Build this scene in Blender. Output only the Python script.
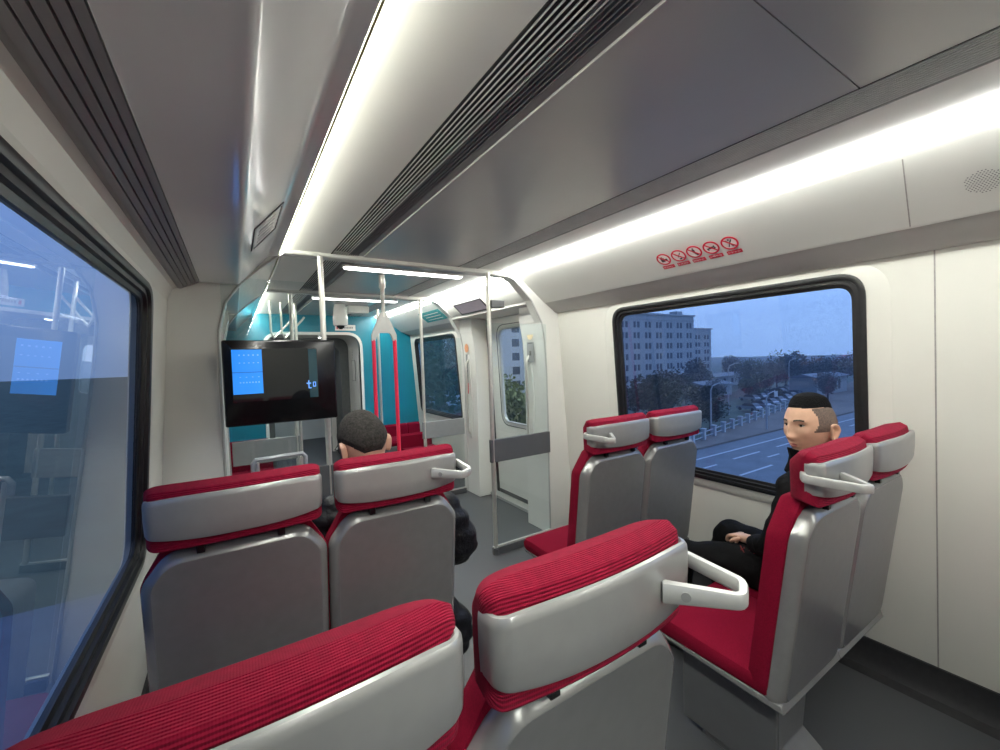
import bpy, bmesh, math, random
from mathutils import Vector, Matrix, noise
from mathutils.geometry import tessellate_polygon
random.seed(7)
S = bpy.context.scene
for o in list(bpy.data.objects): bpy.data.objects.remove(o)
COL = S.collection
PI = math.pi
FL = 0.0          # floor height
H = 1.55          # camera height above the floor; "rel" heights below are relative to it
CX = 1.07         # middle of the car

# ------------------------------------------------------------------ camera
f_px, yaw, pit, rol = 418.763, 0.565406, 0.039136, -0.030143
F = Vector((math.sin(yaw)*math.cos(pit), math.cos(yaw)*math.cos(pit), -math.sin(pit)))
RT = Vector((math.cos(yaw), -math.sin(yaw), 0)); UP = RT.cross(F)
right = RT*math.cos(rol) + UP*math.sin(rol)
up = UP*math.cos(rol) - RT*math.sin(rol)
cd = bpy.data.cameras.new('camera'); cam = bpy.data.objects.new('camera', cd); COL.objects.link(cam)
cd.sensor_width = 36; cd.lens = f_px/1000*36; cd.clip_start = 0.02; cd.clip_end = 2000
m = Matrix((right, up, -F)).transposed().to_4x4(); m.translation = Vector((0, 0, H)); cam.matrix_world = m
S.camera = cam

# ------------------------------------------------------------------ colour management, world, lights
S.view_settings.view_transform = 'Standard'; S.view_settings.look = 'None'
S.view_settings.gamma = 1; S.view_settings.use_curve_mapping = False
S.view_settings.exposure = 0.13
W = bpy.data.worlds.new('dusk_sky'); S.world = W; W.use_nodes = True
wn = W.node_tree; wn.nodes.clear()
tc = wn.nodes.new('ShaderNodeTexCoord'); sp = wn.nodes.new('ShaderNodeSeparateXYZ')
r1 = wn.nodes.new('ShaderNodeValToRGB'); r2 = wn.nodes.new('ShaderNodeValToRGB')
mx = wn.nodes.new('ShaderNodeMix'); mx.data_type = 'RGBA'
mr = wn.nodes.new('ShaderNodeMapRange'); mr.inputs[1].default_value = -0.7; mr.inputs[2].default_value = 0.4
bg = wn.nodes.new('ShaderNodeBackground'); wo = wn.nodes.new('ShaderNodeOutputWorld')
def ramp(r, stops):
    e = r.color_ramp.elements
    while len(e) > 1: e.remove(e[0])
    e[0].position = stops[0][0]; e[0].color = (*stops[0][1], 1)
    for p_, c_ in stops[1:]:
        k = e.new(p_); k.color = (*c_, 1)
# east side (right windows): pale overcast; west side (left window): deep dusk blue
ramp(r1, [(0.0, (.62, .68, .76)), (0.04, (.68, .74, .82)), (0.25, (.66, .76, .94)), (0.7, (.62, .74, 1.0))])
ramp(r2, [(0.0, (.026, .05, .10)), (0.1, (.026, .06, .13)), (0.5, (.024, .062, .14)), (1.0, (.025, .06, .14))])
L = wn.links
L.new(tc.outputs['Generated'], sp.inputs[0])
L.new(sp.outputs['Z'], r1.inputs[0]); L.new(sp.outputs['Z'], r2.inputs[0])
L.new(sp.outputs['X'], mr.inputs[0]); L.new(mr.outputs[0], mx.inputs[0])
L.new(r2.outputs[0], mx.inputs[6]); L.new(r1.outputs[0], mx.inputs[7])
L.new(mx.outputs[2], bg.inputs[0]); bg.inputs[1].default_value = 1.85
L.new(bg.outputs[0], wo.inputs[0])
STRIP_E = 16.0     # ceiling strips
STRIP_R = 20.0
STRIP_W = 95.0     # watts of the area lamp added at the left strip for more downward light
BAR_E = 6.0        # vestibule lamp bars

# ------------------------------------------------------------------ materials
def srgb(r, g, b):
    return tuple(((c/255)/12.92 if c/255 <= .04045 else ((c/255+.055)/1.055)**2.4) for c in (r, g, b))
def mat(name, col, rough=.5, metal=0., spec=.5, bump=None, var=None, emit=None, coat=0., stretch=None):
    m = bpy.data.materials.new(name); m.use_nodes = True; nt = m.node_tree
    b = nt.nodes['Principled BSDF']
    b.inputs['Base Color'].default_value = (*col, 1); b.inputs['Roughness'].default_value = rough
    b.inputs['Metallic'].default_value = metal; b.inputs['Specular IOR Level'].default_value = spec
    b.inputs['Coat Weight'].default_value = coat; b.inputs['Coat Roughness'].default_value = .08
    co = nt.nodes.new('ShaderNodeTexCoord')
    if var:
        n = nt.nodes.new('ShaderNodeTexNoise'); n.inputs['Scale'].default_value = var[0]; n.inputs['Detail'].default_value = 4
        mxx = nt.nodes.new('ShaderNodeMix'); mxx.data_type = 'RGBA'
        k = var[1]
        mxx.inputs[6].default_value = (*[c*(1-k) for c in col], 1); mxx.inputs[7].default_value = (*[min(1, c*(1+k)) for c in col], 1)
        rr = nt.nodes.new('ShaderNodeMapRange'); rr.inputs[1].default_value = .3; rr.inputs[2].default_value = .7
        nt.links.new(co.outputs['Object'], n.inputs['Vector']); nt.links.new(n.outputs[0], rr.inputs[0])
        nt.links.new(rr.outputs[0], mxx.inputs[0]); nt.links.new(mxx.outputs[2], b.inputs['Base Color'])
    if bump:
        n = nt.nodes.new('ShaderNodeTexNoise'); n.inputs['Scale'].default_value = bump[0]; n.inputs['Detail'].default_value = 3
        bm_ = nt.nodes.new('ShaderNodeBump'); bm_.inputs['Strength'].default_value = bump[1]; bm_.inputs['Distance'].default_value = bump[2]
        nt.links.new(co.outputs['Object'], n.inputs['Vector'])
        nt.links.new(n.outputs[0], bm_.inputs['Height']); nt.links.new(bm_.outputs[0], b.inputs['Normal'])
    if emit:
        b.inputs['Emission Color'].default_value = (*emit[0], 1); b.inputs['Emission Strength'].default_value = emit[1]
    return m
def ribbed(name, col):
    """knitted red cloth: fine ribs that run across the seat"""
    m = mat(name, col, .85, spec=.15, var=(60, .14)); nt = m.node_tree; b = nt.nodes['Principled BSDF']
    b.inputs['Sheen Weight'].default_value = .08; b.inputs['Sheen Roughness'].default_value = .5
    b.inputs['Sheen Tint'].default_value = (1, .3, .4, 1)
    co = nt.nodes.new('ShaderNodeTexCoord'); mp = nt.nodes.new('ShaderNodeMapping')
    w = nt.nodes.new('ShaderNodeTexWave'); w.wave_type = 'BANDS'; w.bands_direction = 'Y'
    w.inputs['Scale'].default_value = 88; w.inputs['Distortion'].default_value = .3; w.inputs['Detail'].default_value = 1
    w2 = nt.nodes.new('ShaderNodeTexWave'); w2.wave_type = 'BANDS'; w2.bands_direction = 'X'; w2.inputs['Scale'].default_value = 110
    mp.inputs['Rotation'].default_value = (0, 0, 0)
    ad = nt.nodes.new('ShaderNodeMath'); ad.operation = 'MULTIPLY_ADD'; ad.inputs[1].default_value = .12
    bm_ = nt.nodes.new('ShaderNodeBump'); bm_.inputs['Strength'].default_value = .8; bm_.inputs['Distance'].default_value = .0022
    nt.links.new(co.outputs['UV'], mp.inputs[0]); nt.links.new(mp.outputs[0], w.inputs['Vector']); nt.links.new(mp.outputs[0], w2.inputs['Vector'])
    nt.links.new(w2.outputs['Fac'], ad.inputs[0]); nt.links.new(w.outputs['Fac'], ad.inputs[2])
    nt.links.new(ad.outputs[0], bm_.inputs['Height']); nt.links.new(bm_.outputs[0], b.inputs['Normal'])
    return m
def glassmat(name, tint, refl=.09, rough=0.0):
    m = bpy.data.materials.new(name); m.use_nodes = True; nt = m.node_tree; nt.nodes.clear()
    t = nt.nodes.new('ShaderNodeBsdfTransparent'); t.inputs[0].default_value = (*tint, 1)
    g = nt.nodes.new('ShaderNodeBsdfGlossy'); g.inputs['Roughness'].default_value = rough; g.inputs[0].default_value = (.92, .95, 1, 1)
    lw = nt.nodes.new('ShaderNodeFresnel'); lw.inputs[0].default_value = 1.5
    k = nt.nodes.new('ShaderNodeMath'); k.operation = 'MULTIPLY'; k.inputs[1].default_value = refl/.04; k.use_clamp = True
    mxx = nt.nodes.new('ShaderNodeMixShader'); out = nt.nodes.new('ShaderNodeOutputMaterial')
    ge = nt.nodes.new('ShaderNodeNewGeometry'); iv = nt.nodes.new('ShaderNodeMath'); iv.operation = 'SUBTRACT'; iv.inputs[0].default_value = 1
    mu = nt.nodes.new('ShaderNodeMath'); mu.operation = 'MULTIPLY'
    nt.links.new(ge.outputs['Backfacing'], iv.inputs[1]); nt.links.new(lw.outputs[0], k.inputs[0]); nt.links.new(k.outputs[0], mu.inputs[0]); nt.links.new(iv.outputs[0], mu.inputs[1]); nt.links.new(mu.outputs[0], mxx.inputs[0])
    nt.links.new(t.outputs[0], mxx.inputs[1]); nt.links.new(g.outputs[0], mxx.inputs[2]); nt.links.new(mxx.outputs[0], out.inputs[0])
    return m
M = dict(
    beige=mat('beige_wall_panel', (.70, .69, .63), .42, var=(3, .02), bump=(400, .05, .0004)),
    panel=mat('upper_side_panel', (.74, .74, .70), .35, var=(3, .02), bump=(400, .05, .0004)),
    gloss=mat('glossy_upper_panel', (.80, .81, .80), .16, var=(2, .03), coat=.3),
    ceil=mat('white_ceiling_panel', (.86, .86, .82), .45, var=(2, .02)),
    ceilgrey=mat('grey_satin_ceiling', (.56, .56, .55), .27, metal=.15, var=(1.5, .05), bump=(2.5, .12, .01)),
    soffitdark=mat('grey_grille', (.27, .267, .26), .5, var=(8, .04)),
    soffit=mat('grey_soffit', (.50, .495, .48), .5, var=(8, .04)),
    slot=mat('dark_vent', (.012, .012, .013), .6, var=(20, .1)),
    fin=mat('vent_fin', (.92, .92, .90), .35, metal=.0, var=(20, .05)),
    floor=mat('floor', (.072, .075, .08), .45, var=(900, .35), bump=(500, .15, .0006)),
    base=mat('dark_baseboard', (.018, .018, .02), .55, var=(40, .2)),
    rubber=mat('black_rubber', (.012, .012, .013), .38, var=(30, .15)),
    white=mat('white_moulding', (.76, .76, .72), .25, var=(4, .02), coat=.2),
    silver=mat('silver_band_paint', (.335, .335, .325), .30, metal=.35, var=(30, .03), coat=.15),
    shell=mat('grey_shell_paint', (.205, .205, .205), .30, metal=.35, var=(30, .04), coat=.25),
    rim=mat('shell_grey_lit', (.27, .27, .265), .25, metal=.4, var=(30, .03)),  # shell grey made lighter, painting in the lit edge of the seat backs
    red=ribbed('red_cloth', (.25, .004, .026)),
    redseat=mat('red_seat_cloth', (.17, .003, .018), .9, spec=.1, var=(300, .2), bump=(700, .3, .001)),
    handle=mat('grip_silver', (.50, .50, .48), .3, metal=.25, var=(30, .03)),
    steel=mat('brushed_steel', (.70, .68, .63), .36, metal=.8, var=(30, .04)),
    greyband=mat('grey_screen_band', (.085, .088, .092), .45, var=(20, .04)),
    lightgreyband=mat('light_grey_band', (.27, .275, .28), .45, var=(20, .04)),
    teal=mat('teal_wall', (.006, .21, .30), .3, var=(2, .06)),
    black=mat('black_plastic', (.006, .006, .007), .2, var=(30, .2)),
    screen=mat('dark_screen_glass', (.006, .007, .009), .05, var=(30, .2)),
    blue=mat('blue_screen', (.01, .09, .3), .1, emit=((.02, .23, .80), 1.0), var=(5, .1)),
    bluedark=mat('blue_screen_line', (.01, .05, .2), .1, emit=((.01, .12, .45), 1.0), var=(5, .1)),
    bluelight=mat('screen_writing', (.1, .2, .5), .1, emit=((.12, .34, .88), 1.0), var=(5, .1)),
    strip=mat('led_diffuser', (.9, .9, .85), .5, emit=((.99, 1.0, .92), STRIP_E), var=(5, .02)),
    stripr=mat('led_diffuser_right', (.9, .9, .85), .5, emit=((.985, 1.0, .94), STRIP_R), var=(5, .02)),
    bar=mat('lamp_diffuser', (.9, .9, .9), .5, emit=((1.0, .98, .95), BAR_E), var=(5, .02)),
    channel=mat('brass_light_channel', (.42, .38, .18), .4, var=(20, .1)),
    stickred=mat('sticker_red', (.62, .015, .05), .4, var=(50, .05)),
    stickwhite=mat('sticker_white', (.78, .78, .74), .4, var=(50, .03)),
    stickcream=mat('sticker_cream', (.78, .62, .36), .4, var=(90, .2)),
    stickorange=mat('sticker_orange', (.78, .36, .18), .4, var=(90, .2)),
    ink=mat('ink', (.03, .03, .03), .5, var=(50, .1)),
    greyink=mat('grey_ink', (.25, .25, .25), .5, var=(50, .1)),
    joint=mat('panel_joint', (.33, .32, .30), .7, var=(50, .1)),
    lcd=mat('dim_lcd', (.10, .09, .10), .3, var=(40, .2), emit=((.17, .145, .155), 1.0)),
    lcdteal=mat('teal_route_map', (.10, .42, .42), .2, var=(60, .3)),
    yellow=mat('hazard_yellow', (.75, .5, .03), .4, var=(50, .05)),
    strap=mat('red_grab_rail', (.80, .02, .07), .35, var=(50, .05), emit=((.8, .02, .07), .0)),
    gang=mat('grey_bellows', (.10, .11, .11), .5, var=(20, .1)),
    glass=glassmat('clear_glass', (.93, .96, .96), .05),
    window=glassmat('blue_tinted_glass', (.61, .755, .965), .05),
    windowleft=glassmat('blue_tinted_glass_left', (.60, .74, .96), .055),
    doorglass=glassmat('door_glass', (.95, .97, .98), .05),
    camdome=mat('camera_dome', (.01, .01, .012), .06, var=(30, .1)),
    luggage=mat('luggage_grey', (.30, .31, .33), .35, metal=.3, var=(30, .05)),
    skin=mat('skin', (.60, .36, .245), .45, spec=.35, var=(40, .07), bump=(300, .1, .0005)),
    skinpale=mat('skin_pale', (.48, .28, .20), .5, spec=.3, var=(40, .07)),
    lip=mat('lip', (.42, .14, .11), .45, var=(40, .07)),
    hair=mat('black_hair', (.003, .003, .0035), .85, spec=.15, var=(120, .5), bump=(160, .9, .004)),
    brow=mat('eyebrow_hair', (.035, .024, .018), .8, var=(200, .4)),
    fade=mat('shaved_hair', (.13, .09, .07), .7, var=(260, .5), bump=(500, .6, .002)),
    greyhair=mat('greying_hair', (.028, .025, .023), .85, spec=.2, var=(120, .5), bump=(150, .6, .003)),
    coat=mat('black_coat', (.0025, .0025, .003), .8, spec=.12, var=(20, .3), bump=(30, .5, .01)),
    puffer=mat('black_puffer', (.006, .0065, .009), .5, spec=.3, var=(20, .3), bump=(45, .6, .008)),
    navy=mat('navy_jacket', (.022, .028, .05), .6, var=(20, .3), bump=(45, .5, .006)),
    trousers=mat('black_trousers', (.004, .004, .0045), .9, spec=.15, var=(20, .3), bump=(25, .4, .01)),
    shoe=mat('black_shoe', (.012, .012, .012), .35, var=(20, .2)),
    eyew=mat('eye_white', (.6, .58, .55), .25, var=(50, .05)),
    iris=mat('dark_iris', (.01, .007, .005), .15, var=(50, .1)),
    dimred=mat('dim_red_print', (.25, .03, .03), .6, var=(50, .1)),
    asphalt=mat('asphalt', (.14, .15, .16), .6, var=(.5, .15)),
    grass=mat('verge', (.08, .10, .06), .9, var=(.3, .3)),
    earth=mat('brown_bank', (.24, .19, .15), .9, var=(.2, .2)),
    paint=mat('road_paint', (.6, .6, .6), .6, var=(3, .1)),
    facade=mat('pale_facade', (.42, .42, .41), .7, var=(.2, .05)),
    facade2=mat('pale_grey_facade', (.66, .67, .70), .6, var=(.1, .05)),
    pane=mat('dark_pane', (.05, .06, .08), .15, var=(.5, .3)),
    leaf=mat('dull_green_leaves', (.075, .095, .05), .8, var=(.6, .4)),
    leaf2=mat('brown_green_leaves', (.11, .10, .075), .8, var=(.6, .4)),
    leaf3=mat('yellow_green_leaves', (.30, .33, .12), .8, var=(.6, .4)),
    bark=mat('bark', (.08, .07, .06), .9, var=(3, .3)),
    concrete=mat('white_concrete', (.62, .62, .60), .7, var=(1, .1)),
    roof=mat('grey_roof', (.20, .21, .23), .6, var=(.5, .15)),
    carpaint=mat('car_paint', (.45, .46, .48), .25, metal=.3, var=(1, .05)),
    pole=mat('grey_pole', (.5, .51, .52), .5, var=(2, .05)),
)

# ------------------------------------------------------------------ helpers
def tag(o, label=None, cat=None, group=None, kind=None):
    if label: o['label'] = label
    if cat: o['category'] = cat
    if group: o['group'] = group
    if kind: o['kind'] = kind
    return o
def empty(name, loc=(0, 0, 0), rz=0., label=None, cat=None, group=None):
    o = bpy.data.objects.new(name, None); COL.objects.link(o)
    o.location = loc; o.rotation_euler = (0, 0, rz); o.empty_display_size = .05
    return tag(o, label, cat, group)
def copy_tree(o, parent=None):
    c = o.copy(); COL.objects.link(c)
    if parent: c.parent = parent
    for ch in o.children: copy_tree(ch, c)
    return c
class MB:
    def __init__(s): s.v = []; s.f = []; s.sm = []
    def add(s, vs, fs, smooth=False):
        b = len(s.v); s.v += [tuple(v) for v in vs]; s.f += [tuple(i+b for i in f) for f in fs]; s.sm += [smooth]*len(fs); return s
    def box(s, x0, x1, y0, y1, z0, z1):
        vs = [(x, y, z) for x in (x0, x1) for y in (y0, y1) for z in (z0, z1)]
        return s.add(vs, [(0, 1, 3, 2), (4, 6, 7, 5), (0, 4, 5, 1), (2, 3, 7, 6), (0, 2, 6, 4), (1, 5, 7, 3)])
    def loft(s, rings, cap=True, closed=True, smooth=True, cyc=False):
        n = len(rings[0]); vs = [p for r in rings for p in r]; fs = []
        R = len(rings)
        for i in range(R if cyc else R-1):
            for j in range(n if closed else n-1):
                a = i*n+j; b = i*n+(j+1) % n; c = ((i+1) % R)*n+(j+1) % n; d = ((i+1) % R)*n+j
                fs.append((a, b, c, d))
        s.add(vs, fs, smooth)
        if cap and not cyc:
            s.add(rings[0], [tuple(range(n))][:1], False); s.add(rings[-1], [tuple(range(n))], False)
        return s
    def tube(s, pts, r, n=12, cap=True, smooth=True, rz=None, cyc=False):
        pts = [Vector(p) for p in pts]; rings = []
        rr = r if isinstance(r, (list, tuple)) else [r]*len(pts)
        N = len(pts)
        t0 = (pts[1]-pts[0]).normalized()
        ref = Vector((0, 0, 1)) if abs(t0.z) < .9 else Vector((1, 0, 0))
        u = t0.cross(ref).normalized()
        for i, p in enumerate(pts):
            if cyc: t = (pts[(i+1) % N]-pts[i-1]).normalized()
            else: t = ((pts[min(i+1, N-1)]-p).normalized()+(p-pts[max(i-1, 0)]).normalized()).normalized()
            u = (u-t*u.dot(t)).normalized(); w = t.cross(u)
            b = rr[i]*(rz if rz else 1)
            rings.append([p+u*math.cos(2*PI*k/n)*rr[i]+w*math.sin(2*PI*k/n)*b for k in range(n)])
        return s.loft(rings, cap, True, smooth, cyc)
    def build(s, name, m, parent=None, bevel=0., seg=2, autosmooth=None):
        me = bpy.data.meshes.new(name); me.from_pydata(s.v, [], s.f); me.validate()
        bm = bmesh.new(); bm.from_mesh(me)
        bmesh.ops.remove_doubles(bm, verts=bm.verts, dist=1e-6)
        bmesh.ops.recalc_face_normals(bm, faces=bm.faces); bm.to_mesh(me); bm.free()
        for p in me.polygons: p.use_smooth = True
        for e in me.edges: pass
        try: me.set_sharp_from_angle(angle=math.radians(autosmooth if autosmooth else 38))
        except Exception: pass
        me.materials.append(m)
        o = bpy.data.objects.new(name, me); COL.objects.link(o)
        if parent: o.parent = parent
        if bevel:
            b = o.modifiers.new('bevel', 'BEVEL'); b.width = bevel; b.segments = seg; b.limit_method = 'ANGLE'; b.angle_limit = math.radians(40); b.harden_normals = False
        return o
def bx(name, m, parent, x0, x1, y0, y1, z0, z1, bevel=0.):
    return MB().box(x0, x1, y0, y1, z0, z1).build(name, m, parent, bevel)
def fillet(pts, rad, seg=5, closed=True):
    """round the corners of a 2D polygon"""
    out = []; n = len(pts)
    for i, p in enumerate(pts):
        r = rad[i] if isinstance(rad, (list, tuple)) else rad
        p = Vector(p)
        if (not closed and i in (0, n-1)) or r <= 0: out.append(tuple(p)); continue
        a = Vector(pts[i-1])-p; b = Vector(pts[(i+1) % n])-p
        la, lb = a.length, b.length; a.normalize(); b.normalize()
        ang = a.angle(b); d = min(r/math.tan(ang/2), la*.49, lb*.49)
        p0 = p+a*d; p1 = p+b*d
        for k in range(seg+1):
            t = k/seg; out.append(tuple(p0*(1-t)**2+p*2*t*(1-t)+p1*t*t))
    return out
def rrect(x0, x1, y0, y1, r, seg=6):
    return fillet([(x0, y0), (x1, y0), (x1, y1), (x0, y1)], r*1.0, seg)
def slab(mb, fn, outer, holes, d0, d1, smooth=False):
    """polygon with holes in a (u,v) plane, mapped to space by fn(u,v,d), between depths d0 and d1"""
    polys = [[Vector((p[0], p[1], 0)) for p in poly] for poly in [outer]+holes]
    tri = tessellate_polygon(polys); flat = [p for poly in polys for p in poly]; n = len(flat)
    vs = [fn(p.x, p.y, d0) for p in flat]+[fn(p.x, p.y, d1) for p in flat]
    fs = [tuple(t) for t in tri]+[tuple(i+n for i in t) for t in tri]
    b = 0
    for poly in polys:
        k = len(poly)
        for i in range(k): fs.append((b+i, b+(i+1) % k, b+(i+1) % k+n, b+i+n))
        b += k
    return mb.add(vs, fs, smooth)
def ringloft(mb, fn, rings):
    """loft 2D closed rings [(poly, depth)] mapped by fn"""
    return mb.loft([[fn(p[0], p[1], d) for p in poly] for poly, d in rings], cap=False)
def struct(name, mb, m, parent=None, bevel=0., label=None):
    o = mb.build(name, m, parent, bevel)
    if parent is None: o['kind'] = 'structure'
    return o

# ------------------------------------------------------------------ car body
Y0, YE, YP1, YP2 = -2.6, 6.5, 2.85, 4.40
def hx(z):            # half width of the inner wall at height z (walls lean out toward the bottom)
    r = z-H
    return 1.35+(0.40-r)*.069
def wallfn(side):
    # (y, z, depth outward) -> point; side +1 right, -1 left
    return lambda y, z, d: (CX+side*(hx(z)+d), y, z)
WR, WL_ = wallfn(1), wallfn(-1)
ztop = H+.41
GT, GB = H+.348, H-.805     # window gasket outer top/bottom
# wall slabs with window openings
winR = [(0.715, 2.215, 'near'), (-1.35, 0.16, 'behind'), (4.86, 6.30, 'far')]
winL = [(0.70, 2.29, 'left'), (-1.35, 0.10, 'leftbehind'), (4.86, 6.30, 'leftfar')]
def win_hole(y0, y1): return rrect(y0+.012, y1-.012, GB+.012, GT-.012, .10, 8)
mb = MB(); slab(mb, WR, [(Y0, 0), (3.15, 0), (3.15, ztop), (Y0, ztop)], [win_hole(a, b) for a, b, _ in winR[:2]], 0, .06)
slab(mb, WR, [(4.10, 0), (YE+.1, 0), (YE+.1, ztop), (4.10, ztop)], [win_hole(4.86, 6.30)], 0, .06)
struct('wall_right', mb, M['beige'])
mb = MB(); slab(mb, WL_, [(Y0, 0), (3.15, 0), (3.15, ztop), (Y0, ztop)], [win_hole(a, b) for a, b, _ in winL[:2]], 0, .06)
slab(mb, WL_, [(4.10, 0), (YE+.1, 0), (YE+.1, ztop), (4.10, ztop)], [win_hole(4.86, 6.30)], 0, .06)
struct('wall_left', mb, M['beige'])
def window(idx, fn, y0, y1, glass):
    root = empty('window_%d' % idx, (0, 0, 0)); root['kind'] = 'structure'
    mb = MB()
    A = rrect(y0, y1, GB, GT, .115, 10); 
    def ins(k, r): return rrect(y0+k, y1-k, GB+k, GT-k, r, 10)
    ringloft(mb, fn, [(A, .0), (A, -.012), (ins(.010, .105), -.016), (ins(.024, .095), -.012), (ins(.026, .095), .0), (ins(.042, .085), .0), (ins(.044, .085), .012), (ins(.060, .07), .016), (ins(.060, .07), .03), (ins(.02, .1), .03)])
    mb.build('rubber_seal', M['rubber'], root)
    mb = MB(); slab(mb, fn, ins(.052, .075), [], .020, .026); mb.build('pane', M[glass], root)
    # shallow raised surround pressed into the wall panel
    mb = MB(); ringloft(mb, fn, [(rrect(y0-.085, y1+.085, GB-.06, GT+.035, .16, 10), .001), (rrect(y0-.07, y1+.07, GB-.045, GT+.025, .15, 10), -.007), (rrect(y0+.005, y1-.005, GB+.005, GT-.005, .11, 10), -.007)])
    mb.build('surround', M['beige'], root)
    return root
window(1, WR, 0.715, 2.215, 'window')
window(2, WR, -1.35, 0.16, 'window')
window(3, WR, 4.86, 6.30, 'window')
window(4, WL_, 0.70, 2.29, 'windowleft')
window(5, WL_, -1.35, 0.10, 'windowleft')
window(6, WL_, 4.86, 6.30, 'windowleft')
# floor
mb = MB(); mb.box(CX-1.56, CX+1.56, Y0, 9.5, -.08, 0); struct('floor', mb, M['floor'])
# baseboards
def baseboard(name, side, y0, y1):
    fn = wallfn(side); mb = MB()
    prof = [(.0, 0), (.0, .14), (-.012, .14), (-.02, .05), (-.05, .012), (-.10, .0)]
    rings = [[(CX+side*(hx(z)+d), y, z+ (0.0 if z else .001)) for d, z in prof] for y in (y0, y1)]
    mb.loft(rings, smooth=False); struct(name, mb, M['base'])
baseboard('baseboard_right', 1, Y0, 2.845); baseboard('baseboard_left', -1, Y0, 2.845)
baseboard('baseboard_far_right', 1, 4.41, YE); baseboard('baseboard_far_left', -1, 4.41, YE)
# end wall behind the camera
mb = MB(); mb.box(CX-1.56, CX+1.56, Y0-.1, Y0, 0, 2.4); struct('wall_back', mb, M['beige'])

# ceiling profile, x half-offset and rel height
def prof_extrude(name, pts, y0, y1, m, th=.02, smooth=True, kind=True):
    """open polyline of (x, rel z) extruded along the car, thickened upward/outward"""
    n = len(pts); P = [Vector(p) for p in pts]; off = []
    for i in range(n):
        t = (P[min(i+1, n-1)]-P[max(i-1, 0)]).normalized()
        nn = Vector((-t.y, t.x))
        off.append(P[i]+nn*th)
    ring = [tuple(p) for p in P]+[tuple(p) for p in reversed(off)]
    mb = MB(); mb.loft([[(x, y, H+z) for x, z in ring] for y in (y0, y1)])
    return mb
CEI = .70
left_panel = fillet([(-.135, .470), (.035, .515), (.062, .548), (.195, .603), (.225, .618), (.252, .622)], .03, 5, False)
left_panel = [(-.135, .468), (-.12, .470), (-.03, .469), (.020, .467), (.036, .466), (.044, .468), (.050, .472), (.056, .478), (.10, .527), (.15, .584), (.190, .630), (.198, .638), (.207, .644), (.218, .647), (.245, .648), (.252, .650), (.256, .656)]
right_panel = [(2.278, .464), (2.272, .468), (2.262, .476), (2.02, .664), (2.008, .671), (2.0, .682)]
mb = prof_extrude('', left_panel, Y0, YE, None, th=.012); struct('trim_1', mb, M['gloss'])
mb = prof_extrude('', right_panel, Y0, YE, None, th=-.012); struct('trim_2', mb, M['panel'])
# grooved soffit undersides between wall and lip
def soffit(pts, side):
    a, b = Vector(pts[0]), Vector(pts[1]); n = 5; out = [tuple(a)]
    dd = (b-a)/n; nn = Vector((0, 1))
    out = []
    for k in range(n):
        p = a+dd*k; q = a+dd*(k+1)
        out += [tuple(p), tuple(q-dd*.20), tuple(q-dd*.20+nn*.014), tuple(q+nn*.014)]
    return out
mb = prof_extrude('', [(-.262, .445), (-.235, .432), (-.224, .430)]+soffit([(-.222, .430), (-.135, .470)], 1), Y0, YP1, None, th=.012)
struct('trim_3', mb, M['soffitdark'])
mb = prof_extrude('', [(2.437, .385), (2.40, .388)]+[(2.385, .393), (2.30, .452), (2.275, .470)], Y0, YP1, None, th=-.012)
struct('trim_4', mb, M['soffit'])
for nm, pts, sg in (('trim_5', [(-.30, .41), (-.135, .470)], 1), ('trim_6', [(2.45, .40), (2.275, .470)], -1)):
    mb = prof_extrude('', pts, YP2+.1, YE, None, th=.012*sg); struct(nm, mb, M['soffit'])
# white fillet between left window and grille
mb = prof_extrude('', [(CX-hx(H+.36), .36), (-.268, .40), (-.255, .425), (-.226, .436)], Y0, YP1, None, th=.006); struct('trim_7', mb, M['beige'])
# ceiling proper: white outer panels, grey centre
mb = MB(); mb.box(CX-1.5, CX+1.5, Y0, YE, H+.735, H+.80); struct('ceiling', mb, M['soffit'])
mb = prof_extrude('', [(.262, .690), (.30, .698), (.36, .70), (.555, .70)], Y0, YE, None, th=.012); struct('trim_8', mb, M['ceil'])
mb = prof_extrude('', [(1.62, .70), (1.80, .70), (1.862, .70)], Y0, YE, None, th=.012); struct('trim_9', mb, M['ceil'])
mb = MB()
seams = [Y0, -1.15, .445, YP1, YP2, YE]
for a, b in zip(seams[:-1], seams[1:]): mb.box(.757, 1.455, a+.0015, b-.0015, H+.698, H+.715)
o = struct('trim_10', mb, M['ceilgrey'])
mb = MB(); mb.box(.757, 1.455, Y0, YE, H+.7152, H+.72); struct('trim_11', mb, M['stickwhite'])

# long ceiling vents
def vent(x0, x1, name, label, fins, xs, bk='slot'):
    t = empty(name, ((x0+x1)/2, 1.9, H+.70), label=label, cat='ceiling vent'); cx = (x0+x1)/2
    def sh(mb): mb.v = [(x-cx, y-1.9, z-H-.70) for x, y, z in mb.v]; return mb
    sh(MB().box(x0, x1, Y0, YE, H+.722, H+.732)).build('backing', M[bk], t)
    mb = MB()
    for k in range(fins):
        x = xs[0]+(xs[1]-xs[0])*k/(fins-1)
        mb.box(x-.0014, x+.0014, Y0, YE, H+.6975, H+.701)
    sh(mb).build('slat', M['fin'], t)
    mb = MB(); mb.box(x1-.0022, x1+.0015, Y0, YE, H+.6972, H+.722)
    sh(mb).build('frame', M['soffit'], t)
    mb = MB(); mb.box(x0-.001, x0+.006, Y0, YE, H+.698, H+.722)
    sh(mb).build('frame', M['slot'], t)
    return t, sh
t, sh = vent(.555, .757, 'ceiling_vent', 'long dark slatted vent in the ceiling beside the bright white panel', 7, (.566, .655))
mb = MB()
for k in range(5):
    x = .668+k*.0135; mb.box(x-.0022, x+.0022, Y0, YE, H+.702, H+.7165)
mb.box(.660, .727, Y0, YE, H+.7165, H+.7215); mb.box(.7275, .7545, Y0, YE, H+.7045, H+.7215)
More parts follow.
